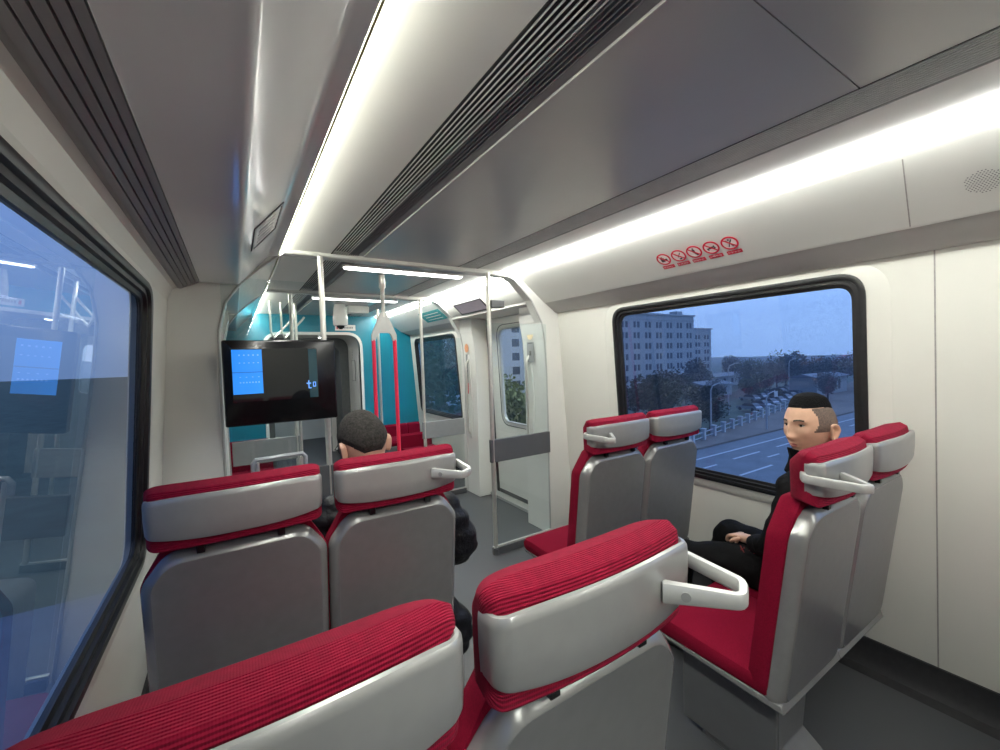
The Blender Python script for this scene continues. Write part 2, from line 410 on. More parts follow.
sh(mb).build('louvre', M['lightgreyband'], t)
t, sh = vent(1.455, 1.62, 'ceiling_vent', 'narrow striped grey vent in the ceiling along the right lamp strip', 12, (1.470, 1.605), 'soffit')
# lamp strips (both sides) : two diffusers with a brass channel between them
def strip(side, label):
    t = empty('ceiling_light', (CX+side*.805, 1.9, H+.66), label=label, cat='ceiling light')
    def P(h, z, y): return (side*(h-.805), y-1.9, z-.66)
    mb = MB(); r = [(.8085, .652), (.8125, .652), (.8125, .6585), (.8085, .6585)]
    mb.loft([[P(h, z, y) for h, z in r] for y in (Y0, YE)], smooth=False); mb.build('channel', M['channel'], t)
    mb = MB(); r = [(.8105, .659), (.8125, .659), (.8125, .690), (.806, .690)]
    mb.loft([[P(h, z, y) for h, z in r] for y in (Y0, YE)], smooth=False); mb.build('diffuser', M['strip'], t)
t = empty('ceiling_light', (1.93, 1.9, H+.69), label='long bright lamp strip above the right-hand window', cat='ceiling light')
for nm, m_, x0_, x1_, z_ in (('diffuser', 'stripr', 1.863, 1.922, .692), ('channel', 'channel', 1.923, 1.932, .688), ('diffuser', 'stripr', 1.933, 1.999, .686)):
    bx(nm, M[m_], t, x0_-1.93, x1_-1.93, Y0-1.9, YE-1.9, z_-.69-.006, .71-.69)
def strip_light(side, e):
    l = bpy.data.lights.new('strip_extra_lamp', 'AREA'); l.shape = 'RECTANGLE'; l.size = 9.0; l.size_y = .018; l.energy = e; l.color = (.985, 1, .93)
    o = bpy.data.objects.new('strip_extra_lamp', l); COL.objects.link(o); o.location = (CX+side*.806, 1.95, H+.688)
    zax = Vector((-side*.20, 0, .98)).normalized(); xax = Vector((0, 1, 0)); yax = zax.cross(xax)
    o.matrix_world = Matrix((xax, yax, zax)).transposed().to_4x4(); o.location = (CX+side*.800, 1.95, H+.687)
strip_light(-1, STRIP_W)
strip(-1, 'long lamp strip tucked behind the left upper panel, lighting the white ceiling')

# panel joints on the walls and panels
mb = MB(); slab(mb, WR, [(.494, .14), (.499, .14), (.499, ztop-.02), (.494, ztop-.02)], [], -.0012, .001)
o = struct('trim_12', mb, M['joint'])
def onpanel(y, s, d=0.):   # s = distance up the right sloping panel from its lip
    a = Vector((2.262, .476)); b = Vector((2.02, .664)); t = (b-a).normalized(); n = Vector((-t.y, t.x))  # n points inward/down?
    n = Vector((t.y, -t.x)); n = n if n.x < 0 else -n
    p = a+t*s+n*d; return (p.x, y, H+p.y)
mb = MB(); slab(mb, lambda u, v, d: onpanel(u, v, d), [(.532, -.01), (.536, -.01), (.500, .30), (.496, .30)], [], -.001, .001)
struct('trim_13', mb, M['joint'])

# ------------------------------------------------------------------ portals (trim rings between saloon and doorway)
archL = [(.285, .678), (.158, .576), (.053, .475), (-.025, .362), (-.06, .209), (-.068, 0.0), (-.068, -.5), (-.058, -1.549)]
archR = [(1.90, .662), (1.962, .640), (2.13, .485), (2.235, .300), (2.262, .150), (2.275, -.1), (2.279, -.4), (2.272, -1.549)]
body = [(CX-1.50, -1.549), (CX-1.50, .3), (CX-1.40, .74), (CX+1.40, .74), (CX+1.50, .3), (CX+1.50, -1.549)]
def portal(name, y0, y1):
    aL = fillet(archL, .06, 5, False); aR = fillet(archR, .06, 5, False)
    poly = body+list(reversed(aR))+aL
    mb = MB(); slab(mb, lambda x, z, d: (x, d, H+z), poly, [], y0, y1); return struct(name, mb, M['white'])
portal('trim_14', 2.84, 2.93); portal('trim_15', 4.36, 4.44)
# silver-white edge bead along both arches
for nm, yy in (('trim_16', 2.835), ('trim_17', 4.355)):
    mb = MB()
    for a in (archL, archR):
        pts = fillet(a, .06, 6, False)
        mb.tube([(x, yy, H+z) for x, z in pts], .0075, 8)
    mb.tube([(.285, yy, H+.678), (1.90, yy, H+.662)], .006, 6)
    struct(nm, mb, M['handle'])
# dark reveal line round the outside of the arch casting (joint to the bulkhead)
def thick_col(name, side, arch, y0, y1, xout):
    low = [(x, z) for x, z in fillet(arch, .06, 5, False) if z < .47]
    zc = .478
    poly = [(xout, -1.549), (xout, zc), (low[0][0]-side*(-.0)+0, zc)]+low
    mb = MB(); slab(mb, lambda x, z, d: (x, d, H+z), poly, [], y0, y1); return struct(name, mb, M['white'], bevel=.012)
thick_col('trim_18', 1, archR, 2.93, 3.16, CX+1.47); thick_col('trim_19', 1, archR, 4.08, 4.36, CX+1.47)
thick_col('trim_20', -1, archL, 2.93, 3.16, CX-1.47); thick_col('trim_21', -1, archL, 4.08, 4.36, CX-1.47)
# door headers: slanted fascia + underside
for nm, arch, s in (('trim_22', archR, 1), ('trim_23', archL, -1)):
    pts = [(x, z) for x, z in fillet(arch, .06, 5, False) if z >= .47]
    e = pts[-1] if s == 1 else pts[-1]
    if s == 1: pts = [(2.003, .672)]+[p for p in pts if p[0] > 2.01]
    poly = pts+[(e[0], .462), (CX+s*1.47, .43), (CX+s*1.47, .72), (pts[0][0], .72)]
    mb = MB(); slab(mb, lambda x, z, d: (x, d, H+z), poly, [], 2.93, 4.36); struct(nm, mb, M['white'])
# doors
def door(idx, side):
    root = empty('door_%d' % idx, (0, 0, 0)); root['kind'] = 'structure'
    fn = lambda y, z, d: (CX+side*(1.355+(0.4-(z-H))*.045+d), y, z)
    hole = rrect(3.30, 3.84, H-.69, H+.325, .11, 9)
    mb = MB(); slab(mb, fn, [(3.17, .03), (4.03, .03), (4.03, H+.44), (3.17, H+.44)], [hole], 0, .035); mb.build('leaf', M['white'], root)
    mb = MB(); ringloft(mb, fn, [(hole, .002), (hole, -.008), (rrect(3.312, 3.828, H-.678, H+.313, .1, 9), -.010), (rrect(3.318, 3.822, H-.672, H+.307, .1, 9), .005)]); mb.build('window_frame', M['handle'], root)
    mb = MB(); ringloft(mb, fn, [(rrect(3.262, 3.878, H-.728, H+.363, .14, 9), .0), (rrect(3.262, 3.878, H-.728, H+.363, .14, 9), -.004), (rrect(3.27, 3.87, H-.72, H+.355, .13, 9), -.004), (rrect(3.27, 3.87, H-.72, H+.355, .13, 9), 0)]); mb.build('seal', M['greyband'], root)
    mb = MB(); slab(mb, fn, rrect(3.31, 3.83, H-.68, H+.315, .1, 9), [], .012, .018); mb.build('pane', M['doorglass'], root)
    mb = MB(); slab(mb, fn, [(4.03, .03), (4.08, .03), (4.08, H+.44), (4.03, H+.44)], [], -.004, .03); mb.build('door_edge', M['rubber'], root)
    mb = MB()
    for k in range(22):
        z = H+.40-k*.036
        mb.add([fn(4.035, z, -.006), fn(4.062, z-.02, -.006), fn(4.062, z-.038, -.006), fn(4.035, z-.018, -.006)], [(0, 1, 2, 3)])
    mb.build('hazard_tape', M['yellow'], root)
    mb = MB(); slab(mb, fn, [(3.16, .001), (4.08, .001), (4.08, .03), (3.16, .03)], [], -.10, .05); mb.build('sill', M['handle'], root)
    mb = MB(); slab(mb, fn, [(3.18, .032), (4.02, .032), (4.02, .075), (3.18, .075)], [], -.004, .0); mb.build('kick_strip', M['greyband'], root)
    return root
door(1, 1); door(2, -1)

# grab handles in the columns: long oval recess rim with steel bar
def column_handle(x, y, side, label, z0=-.78, z1=.02):
    t = empty('column_rail', (x, y, H+(z0+z1)/2), label=label, cat='grab handle'); hh = (z1-z0)/2
    mb = MB(); pts = []
    for k in range(40):
        a = 2*PI*k/40; pts.append((-side*.002, .055*math.cos(a)*(1-.35*abs(math.sin(a))), (hh+.05)*math.sin(a)))
    mb.tube(pts, .006, 8, cyc=True); mb.build('recess_rim', M['white'], t)
    mb = MB(); pts = [(0.0, 0, hh), (-side*.03, 0, hh-.04), (-side*.035, 0, hh-.09), (-side*.035, 0, -hh+.09), (-side*.03, 0, -hh+.04), (0.0, 0, -hh)]
    mb.tube(pts, .011, 10); mb.build('bar', M['steel'], t)
column_handle(2.262, 3.06, 1, 'steel grab handle in the white column right of the doorway, behind the glass screen')
column_handle(2.262, 4.22, 1, 'steel grab handle in the white column left of the doorway', -.85, .0)

# ------------------------------------------------------------------ end wall with gangway
mb = MB()
gx0, gx1, gz = .37, 1.62, .42
outer = [(CX-1.5, -1.549), (CX+1.5, -1.549), (CX+1.5, .75), (CX-1.5, .75)]
gh = fillet([(gx0, -1.549), (gx0, gz), (gx1, gz), (gx1, -1.549)], [0, .2, .2, 0], 8)
slab(mb, lambda x, z, d: (x, d, H+z), [(CX-1.5, -1.549), (CX-1.5, .75), (CX+1.5, .75), (CX+1.5, -1.549)]+list(reversed(gh)), [], YE-.02, YE+.06)
struct('wall_end', mb, M['teal'])
def tunnel(name, x0, x1, z1, r, y0, y1, m, th=.04):
    a = fillet([(x0, -1.548), (x0, z1), (x1, z1), (x1, -1.548)], [0, r, r, 0], 8)
    b = fillet([(x0-th, -1.548), (x0-th, z1+th), (x1+th, z1+th), (x1+th, -1.548)], [0, r+th, r+th, 0], 8)
    mb = MB(); mb.loft([[(x, y, H+z) for x, z in a+list(reversed(b))] for y in (y0, y1)]); return struct(name, mb, m)
tunnel('trim_24', gx0, gx1, gz, .2, YE-.03, YE+.75, M['white'])
tunnel('trim_25', gx0+.12, gx1-.13, gz-.13, .17, YE+.75, YE+.80, M['gang'], .20)
tunnel('trim_26', gx0+.12, gx1-.13, gz-.13, .17, YE+.80, YE+1.3, M['gang'])
tunnel('trim_27', gx0+.16, gx1-.21, gz-.20, .15, YE+1.3, YE+1.36, M['white'], .2)
# next car seen through the gangway: side walls, ceiling, window at the far end
mb = MB(); mb.box(CX-1.2, CX-1.14, YE+1.36, 9.5, 0, 2.2); mb.box(CX+1.14, CX+1.2, YE+1.36, 9.5, 0, 2.2); struct('wall_next_car', mb, M['beige'])
mb = MB(); mb.box(CX-1.2, CX+1.2, YE+1.36, 9.5, 2.05, 2.12); struct('ceiling_next_car', mb, M['ceilgrey'])
mb = MB(); slab(mb, lambda x, z, d: (x, d, z), [(CX-1.2, 0), (CX+1.2, 0), (CX+1.2, 2.2), (CX-1.2, 2.2)], [rrect(.55, 1.45, .95, 1.75, .1)], 9.45, 9.5); struct('wall_far_end', mb, M['panel'])
for x_, y_, z_, lab in ((1.17, YE+.40, gz-.004, 'small bright lamp in the ceiling of the gangway'), (1.10, YE+2.1, 2.045-H, 'round lamp in the ceiling of the next car, seen through the gangway')):
    t = empty('ceiling_light', (x_, y_, H+z_), label=lab, cat='ceiling light')
    mb = MB(); mb.loft([[(r*math.cos(2*PI*k/20), r*math.sin(2*PI*k/20), z) for k in range(20)] for z, r in ((-.001, .075), (-.012, .07))]); mb.build('rim', M['white'], t)
    mb = MB(); mb.loft([[(r*math.cos(2*PI*k/20), r*math.sin(2*PI*k/20), z) for k in range(20)] for z, r in ((-.012, .06), (-.016, .055))]); mb.build('diffuser', M['stripr'], t)
# angled panel edges and small notice box on the tunnel side
t = empty('wall_hatch', (gx1-.004, YE+.4, H-.12), label='thin-framed rectangular hatch on the right wall of the gangway', cat='hatch')
mb = MB(); mb.box(-.004, 0, -.1, .1, -.16, .16); mb.build('cover', M['white'], t)
mb = MB()
for a, b, c, d in ((-.105, .105, .16, .166), (-.105, .105, -.166, -.16), (-.106, -.1, -.166, .166), (.1, .106, -.166, .166)): mb.box(-.006, 0, a, b, c, d)
mb.build('frame', M['greyband'], t)
t = empty('sticker', (gx1-.003, YE+.45, H+.15), label='small vertical strip of dark characters on the gangway wall above the hatch', cat='sticker')
for k in range(5): bx('character', M['greyink'], t, -.002, 0, -.012, .012, .10-k*.045, .125-k*.045)

# ------------------------------------------------------------------ surveillance camera, sign, ceiling details
t = empty('ceiling_camera', (1.10, 5.25, H+.70), label='white dome surveillance camera under the ceiling before the teal wall', cat='camera')
mb = MB(); rings = [(0, .062), (-.03, .066), (-.035, .07), (-.15, .085), (-.235, .085), (-.25, .075)]
mb.loft([[(r*math.cos(2*PI*k/24), r*math.sin(2*PI*k/24), z) for k in range(24)] for z, r in rings]); mb.build('housing', M['white'], t)
mb = MB(); mb.loft([[(.045*math.cos(a)*math.cos(2*PI*k/20), .045*math.cos(a)*math.sin(2*PI*k/20), -.25-.045*math.sin(a)) for k in range(20)] for a in [0, .4, .8, 1.2, 1.5]]); mb.build('lens_dome', M['camdome'], t)
mb = MB(); mb.box(.10, .35, -.08, .08, -.09, -.002); o = mb.build('wall_sign', M['ceil'], None, .01); o.name = 'junction_box'; o.location = (1.10, 5.35, H+.70)
tag(o, 'white rectangular box on the ceiling to the right of the dome camera', 'junction box')
t = empty('notice_sign', (1.42, YE-.025, H+.525), label='small white notice with a red mark on the teal wall above the gangway', cat='sign')
bx('board', M['stickwhite'], t, -.145, .145, -.006, 0, -.042, .042)
bx('mark', M['stickred'], t, -.125, -.105, -.008, -.0055, -.02, .022)
for k in range(9): bx('character', M['greyink'], t, -.085+k*.022, -.085+k*.022+.014, -.008, -.0055, -.012, .014)

def lamp_bar(x0, x1, y, label):
    t = empty('ceiling_light', ((x0+x1)/2, y, H+.70), label=label, cat='ceiling light', group=None); h = (x1-x0)/2
    mb = MB(); pts = rrect(-h, h, -.05, .05, .05, 8)
    mb.loft([[(x, y_, z) for x, y_ in pts] for z in (-.002, -.018)], smooth=False); mb.build('housing', M['white'], t)
    pts = rrect(-h+.012, h-.012, -.04, .04, .04, 8); p2 = rrect(-h+.022, h-.022, -.03, .03, .03, 8)
    mb = MB(); mb.loft([[(x, y_, -.018) for x, y_ in pts], [(x, y_, -.024) for x, y_ in pts], [(x, y_, -.028) for x, y_ in p2]]); mb.build('diffuser', M['bar'], t)
lamp_bar(.68, 1.64, 3.12, 'white lamp bar across the ceiling just behind the first portal beam')
lamp_bar(.70, 1.62, 4.68, 'white lamp bar across the ceiling behind the second portal beam')

# ------------------------------------------------------------------ poles and screens
def glass_screen(name, y, xpost, xwall, band, label, ztp, m_band, posttop=.665, rail=True):
    """pane between a post and the arch, with a band at arm height"""
    t = empty(name, (xpost, y, 0), label=label, cat='glass partition'); w = xwall-xpost; s = 1 if w > 0 else -1
    mb = MB(); mb.tube([(0, 0, .0), (0, 0, H+posttop)], .017, 16); mb.build('post', M['steel'], t)
    mb = MB()
    a, b = sorted((s*.02, w-s*.012)); mb.box(a, b, -.004, .004, .06, H+ztp); mb.build('pane', M['glass'], t)
    a, b = sorted((-s*.024, w-s*.006)); bx('band', m_band, t, a, b, -.016, .016, H+band[0], H+band[1], .004)
    if rail:
        bx('bottom_rail', M['greyband'], t, a, b, -.02, .02, 0.001, .055, .003)
        bx('rail_trim', M['steel'], t, a, b, -.012, .012, .055, .066)
    return t
t = glass_screen('glass_partition', 2.80, 1.69, 2.262, (-.815, -.635), 'glass screen with dark grey band between steel post and right side of the near portal', .28, M['greyband'])
bx('clamp', M['greyband'], t, .01, .13, -.03, .03, H+.40, H+.455, .004)
mb = MB(); mb.tube([(.0, 0, .0), (0, 0, .045)], .026, 16); mb.build('foot', M['greyband'], t)
glass_screen('glass_partition', 2.80, .482, -.055, (-.83, -.635), 'glass screen with dark grey band on the left of the near portal, behind the hanging monitor', .50, M['greyband'])
glass_screen('glass_partition', 4.33, 1.745, 2.235, (-.86, -.675), 'far right glass screen with light grey band below the wide window', .25, M['lightgreyband'], .66)
glass_screen('glass_partition', 4.33, .472, -.05, (-.875, -.665), 'far left glass screen with light grey band under the monitor', .45, M['lightgreyband'], .66)
def pole(x, y, label):
    o = MB().tube([(0, 0, 0), (0, 0, 2.245)], .016, 14).build('grab_pole', M['steel']); o.location = (x, y, .001); tag(o, label, 'grab pole'); return o
pole(.62, 5.3, 'slim steel pole standing left of the gangway, behind the far screen')
pole(1.62, 5.5, 'slim steel pole standing right of the gangway beyond the far portal')
# ceiling loops of rail on the left over the far bay
for x, y, lab in ((.36, 5.2, 'bent steel ceiling rail left of the far bay, nearest the wall'), (.47, 5.25, 'bent steel ceiling rail over the far bay, second from the left wall')):
    mb = MB(); mb.tube([(0, 0, 0), (0, 0, -.33), (.03, .02, -.40), (.22, .1, -.19), (.25, .1, -.15)], .012, 10)
    o = mb.build('ceiling_rail', M['steel']); o.location = (x, y, H+.70); tag(o, lab, 'ceiling rail')
# split pole with red grips
t = empty('split_pole', (1.035, 3.36, 0), label='steel pole that forks into two red grab rails in the middle of the doorway', cat='grab pole')
zr = H
mb = MB(); mb.tube([(0, 0, zr+.70), (0, 0, zr+.60), (0, 0, zr+.585), (0, 0, zr+.36)], [.024, .026, .017, .016], 16)
mb.build('stem', M['steel'], t)
mb = MB()
outer = fillet([(-.022, .40), (.022, .40), (.100, .22), (.100, .17), (.072, .17), (.05, .235), (-.05, .235), (-.072, .17), (-.100, .17), (-.100, .22)], [.01, .01, .03, 0, 0, .03, .03, 0, 0, .03], 5)
slab(mb, lambda x, z, d: (x, d, zr+z), outer, [], -.014, .014); mb.build('fork', M['handle'], t, .004)
for s in (-1, 1):
    mb = MB(); mb.tube([(s*.086, 0, zr+.18), (s*.088, 0, zr-.9)], .0155, 12); mb.build('red_grip', M['strap'], t)
mb = MB(); v2 = [(x, -1.62-z) for x, z in [(p[0], p[1]) for p in outer]]
slab(mb, lambda x, z, d: (x, d, .65-.9+.9+(-(z)-.0)+0), [(p[0], -(-.9-.0)-0) for p in []] or [(p[0], p[1]-.17) for p in outer], [], -.014, .014)
mb.v = [(x, y, (H-.90)-(z-.65)) for x, y, z in [(v[0], v[1], .65+(.65-v[2])*-1 if False else v[2]) for v in mb.v]]
mb.v = []; mb.f = []; mb.sm = []
slab(mb, lambda x, z, d: (x, d, (H-.9)-(z-.17)), outer, [], -.014, .014); mb.build('lower_fork', M['handle'], t, .004)
mb = MB(); mb.tube([(0, 0, .001), (0, 0, .01), (0, 0, .012), (0, 0, H-.9-.19)], [.04, .04, .017, .016], 16); mb.build('base_stem', M['steel'], t)

# ------------------------------------------------------------------ monitor hung on the left portal
t = empty('monitor', (.228, 2.63, H-.09), label='black wall monitor showing a blue panel, hung at the left portal', cat='monitor')
mb = MB(); P = rrect(-.278, .278, -.228, .228, .012, 4); Pb = rrect(-.25, .25, -.19, .19, .02, 4)
Pi = rrect(-.262, .262, -.20, .205, .006, 4)
mb.loft([[(x, -.03, z) for x, z in rrect(-.272, .272, -.222, .222, .01, 4)], [(x, -.025, z) for x, z in P], [(x, .03, z) for x, z in P], [(x, .06, z) for x, z in Pb]], smooth=False)
mb.build('casing', M['black'], t, .002)
bx('screen', M['screen'], t, -.238, .178, -.0325, -.0301, -.10, .182)
bx('blue_picture', M['blue'], t, -.236, -.098, -.0345, -.0326, -.058, .178)
bx('picture_line', M['bluedark'], t, -.236, -.098, -.0352, -.0345, .055, .060)
for zz, n, a in ((.145, 5, .012), (.105, 5, .008), (.03, 4, .006), (.0, 7, .012)):
    for k in range(n):
        x = -.205+k*(.085/max(1, n-1)); bx('character', M['bluelight'], t, x, x+.007, -.0352, -.0345, zz, zz+a*.6)
bx('side_reflection', mat('teal_screen_reflection', (.01, .03, .04), .05, emit=((.004, .014, .018), 1), var=(5, .1)), t, .132, .176, -.0345, -.0326, -.098, .178)  # teal reflection on the dark screen, put in as colour and faint glow
mb = MB()   # small pale mark
for b in ((-.022, -.017, -.026, .02), (-.032, -.008, .0, .006), (-.022, -.006, -.026, -.021), (.002, .018, -.018, -.013), (.002, .006, -.018, .010), (.014, .018, -.018, .010), (.002, .018, .006, .010)):
    mb.box(.148+b[0], .148+b[1], -.036, -.0346, -.02+b[2], -.02+b[3])
mb.build('mark', M['bluelight'], t)
for z_ in (.10, -.10): mb = MB(); mb.tube([(.254, .06, z_), (.254, .155, z_)], .01, 10); mb.build('bracket', M['steel'], t)

# ------------------------------------------------------------------ signs on panels
def lp_ray(u, v):
    d = F*f_px+(right*(u-500))-(up*(v-375)); return d
# frame plate on the left glossy panel near the first portal
def left_plate():
    a = Vector((.053, 0, H+.4735)); b = Vector((.205, 0, H+.6485)); t = (b-a).normalized(); n = Vector((t.z, 0, -t.x))
    fn = lambda y, s, d: tuple(a+t*s+n*(d+.0005)+Vector((0, y, 0)))
    o = empty('display_sign', (.14, 2.1, H+.57), label='framed line display set in the glossy left upper panel before the portal', cat='sign')
    inv = o.location
    def sh(mb): mb.v = [(x-inv[0], y-inv[1], z-inv[2]) for x, y, z in mb.v]; return mb
    y0, y1, s0, s1 = 1.83, 2.19, .055, .212
    mb = MB(); slab(mb, fn, [(y0, s0), (y1, s0), (y1, s1), (y0, s1)], [[(y0+.02, s0+.01), (y1-.02, s0+.01), (y1-.02, s1-.01), (y0+.02, s1-.01)]], .0, .004); sh(mb).build('frame', M['greyband'], o)
    mb = MB(); slab(mb, fn, [(y0+.02, s0+.01), (y1-.02, s0+.01), (y1-.02, s1-.01), (y0+.02, s1-.01)], [], .0, .002); sh(mb).build('plate', M['gloss'], o)
    for k in range(5):
        mb = MB(); slab(mb, fn, [(y0+.05+k*.055, s0+.03), (y0+.065+k*.055, s0+.03), (y0+.09+k*.055, s0+.12), (y0+.072+k*.055, s0+.12)], [], .002, .003)
        sh(mb).build('print', M['greyink'], o)
left_plate()
# two screens on the slanted door header
def header_sign(y0, y1, z0, z1, m, name, label, cat):
    a = Vector((2.13, 0, H+.485)); b = Vector((1.962, 0, H+.640)); t = (b-a).normalized(); n = Vector((-t.z, 0, t.x))
    if n.z > 0: n = -n
    fn = lambda y, s, d: tuple(a+t*s+n*d+Vector((0, y, 0)))
    c = Vector(fn((y0+y1)/2, (z0+z1)/2, 0)); o = empty(name, c, label=label, cat=cat)
    def sh(mb): mb.v = [(v[0]-c.x, v[1]-c.y, v[2]-c.z) for v in mb.v]; return mb
    mb = MB(); slab(mb, fn, [(y0, z0), (y1, z0), (y1, z1), (y0, z1)], [[(y0+.02, z0+.012), (y1-.02, z0+.012), (y1-.02, z1-.012), (y0+.02, z1-.012)]], 0, .006); sh(mb).build('frame', M['greyband'], o)
    mb = MB(); slab(mb, fn, [(y0+.02, z0+.012), (y1-.02, z0+.012), (y1-.02, z1-.012), (y0+.02, z1-.012)], [], 0, .004); sh(mb).build('face', m, o)
    return o, sh, fn
header_sign(3.50, 4.08, .004, .15, M['lcd'], 'line_display', 'dim grey display above the doorway, behind the screen post', 'display')
# teal route map farther on, on the upper panel of the far bay
a_ = Vector((2.232, 0, H+.498)); b_ = Vector((2.06, 0, H+.632))
t_ = (b_-a_).normalized(); n_ = Vector((t_.z, 0, -t_.x)); n_ = n_ if n_.z < 0 else -n_
fnm = lambda y, s, d: tuple(a_+t_*s+n_*d+Vector((0, y, 0)))
o = empty('route_map', fnm(4.95, .1, 0), label='small teal route map on the upper panel of the far bay', cat='route map')
def shm(mb): mb.v = [(v[0]-o.location.x, v[1]-o.location.y, v[2]-o.location.z) for v in mb.v]; return mb
mb = MB(); slab(mb, fnm, [(4.62, .02), (5.25, .02), (5.25, .19), (4.62, .19)], [], 0, .004); shm(mb).build('face', M['lcdteal'], o)
mb = MB()
for k in range(3): slab(mb, fnm, [(4.70, .05+k*.045), (5.15, .05+k*.045), (5.15, .058+k*.045), (4.70, .058+k*.045)], [], .004, .005)
shm(mb).build('route_line', M['stickwhite'], o)

# prohibition stickers on the right upper panel
def prohib(y, idx, label):
    c = Vector(onpanel(y, .127, .0)); a = Vector((2.262, .476)); b = Vector((2.02, .664)); tt = (b-a).normalized()
    n2 = Vector((tt.y, -tt.x)); n2 = n2 if n2.x < 0 else -n2
    T = Vector((tt.x, 0, tt.y)); N = Vector((n2.x, 0, n2.y))
    o = empty('prohibition_sticker', c, label=label, cat='sticker', group='red prohibition stickers on the upper panel')
    def fn(u, v, d): return tuple(Vector((0, -1, 0))*u+T*v+N*d)     # u to the right as seen from the seat
    R = .043
    circ = lambda r: [(r*math.cos(2*PI*k/32), r*math.sin(2*PI*k/32)) for k in range(32)]
    mb = MB(); slab(mb, fn, circ(R-.006), [], .0008, .0014); mb.build('disc', M['stickwhite'], o)
    mb = MB(); slab(mb, fn, circ(R), [circ(R-.0085)], .0008, .0026)
    q = .7071; w = .0035
    s = 1 if idx in (1, 3) else 1
    slab(mb, fn, [(-q*(R-.004)-w*q, q*(R-.004)-w*q), (-q*(R-.004)+w*q, q*(R-.004)+w*q), (q*(R-.004)+w*q, -q*(R-.004)+w*q), (q*(R-.004)-w*q, -q*(R-.004)-w*q)], [], .0016, .0028)
    mb.build('ring_and_bar', M['stickred'], o)
    mb = MB(); g = lambda poly: slab(mb, fn, [(a*.86, b*.86) for a, b in poly], [], .0014, .0018)
    bxx = lambda x0, x1, z0, z1: g([(x0, z0), (x1, z0), (x1, z1), (x0, z1)])
    if idx == 0: bxx(-.022, .004, -.022, .012); bxx(.006, .024, -.018, .002); bxx(-.012, -.004, .012, .024)
    elif idx == 1:
        g([(-.024, .014), (-.019, .019), (.016, -.016), (.011, -.021)]); g([(.022, .02), (.018, .024), (-.010, -.010), (-.006, -.014)]); bxx(-.004, .012, -.034, -.022)
    elif idx == 2:
        bxx(-.008, .008, -.006, .018); g([(-.030, .020), (-.028, .024), (.004, .012), (.002, .006)]); g([(-.006, -.006), (.008, -.006), (.020, -.030), (.010, -.034)]); bxx(-.004, .006, .020, .030)
    elif idx == 3:
        bxx(-.028, .026, -.010, -.002); g([(-.02, -.002), (.012, -.002), (.012, .008), (-.004, .008)]); bxx(.014, .024, .0, .012); bxx(-.024, -.018, -.020, -.01); bxx(.016, .022, -.020, -.01)
    else:
        g([(-.020, .024), (-.014, .026), (.006, -.002), (.0, -.006)]); g([(.020, .022), (.014, .026), (-.004, .0), (.002, -.004)]); g([(-.002, .0), (.004, .002), (.016, -.028), (.010, -.030)]); g([(-.004, -.002), (.002, .0), (-.010, -.028), (-.016, -.026)]); bxx(-.004, .006, .020, .030)
    mb.build('pictogram', M['ink'], o)
    mb = MB(); slab(mb, fn, [(-.038, -.074), (.038, -.074), (.038, -.050), (-.038, -.050)], [], .0008, .0018); mb.build('caption_bar', M['stickred'], o)
    mb = MB(); rnd = random.Random(idx)
    for k in range(4):
        x = -.031+k*.0165
        slab(mb, fn, [(x, -.069), (x+.0014, -.069), (x+.0014, -.055), (x, -.055)], [], .0018, .0022)
        slab(mb, fn, [(x+.001, -.0625), (x+.011, -.0625), (x+.011, -.061), (x+.001, -.061)], [], .0018, .0022)
        if rnd.random() > .4: slab(mb, fn, [(x+.008, -.069), (x+.0094, -.069), (x+.0094, -.055), (x+.008, -.055)], [], .0018, .0022)
    mb.build('caption_characters', M['stickwhite'], o)
ys = [1.572, 1.475, 1.380, 1.283, 1.185]
labs = ['leftmost of the five red prohibition stickers, with a dark hand-like figure', 'red no-smoking sticker with crossed cigarette, second from the left',
        'middle prohibition sticker of five showing a leaning figure', 'red prohibition sticker showing a lying figure, second from the right', 'rightmost of the five prohibition stickers, with a spread-limbed figure']
for i, y in enumerate(ys): prohib(y, i, labs[i])
# perforated speaker
o = empty('ceiling_speaker', onpanel(.327, .121), label='round perforated speaker grille in the upper panel at the right edge', cat='speaker')
a = Vector((2.262, .476)); b = Vector((2.02, .664)); tt = (b-a).normalized(); T = Vector((tt.x, 0, tt.y)); N = Vector((-T.z, 0, T.x)); N = N if N.x < 0 else -N
mb = MB()
for i in range(-7, 8):
    for j in range(-7, 8):
        uu = (i+(j % 2)*.5)*.0085; vv = j*.0075
        if uu*uu+vv*vv < .047**2:
            mb.add([tuple(Vector((0, 1, 0))*(uu+.0024*math.cos(k*PI/3))+T*(vv+.0024*math.sin(k*PI/3))+N*.0012) for k in range(6)], [tuple(range(6))])
mb.build('perforation', M['greyink'], o)
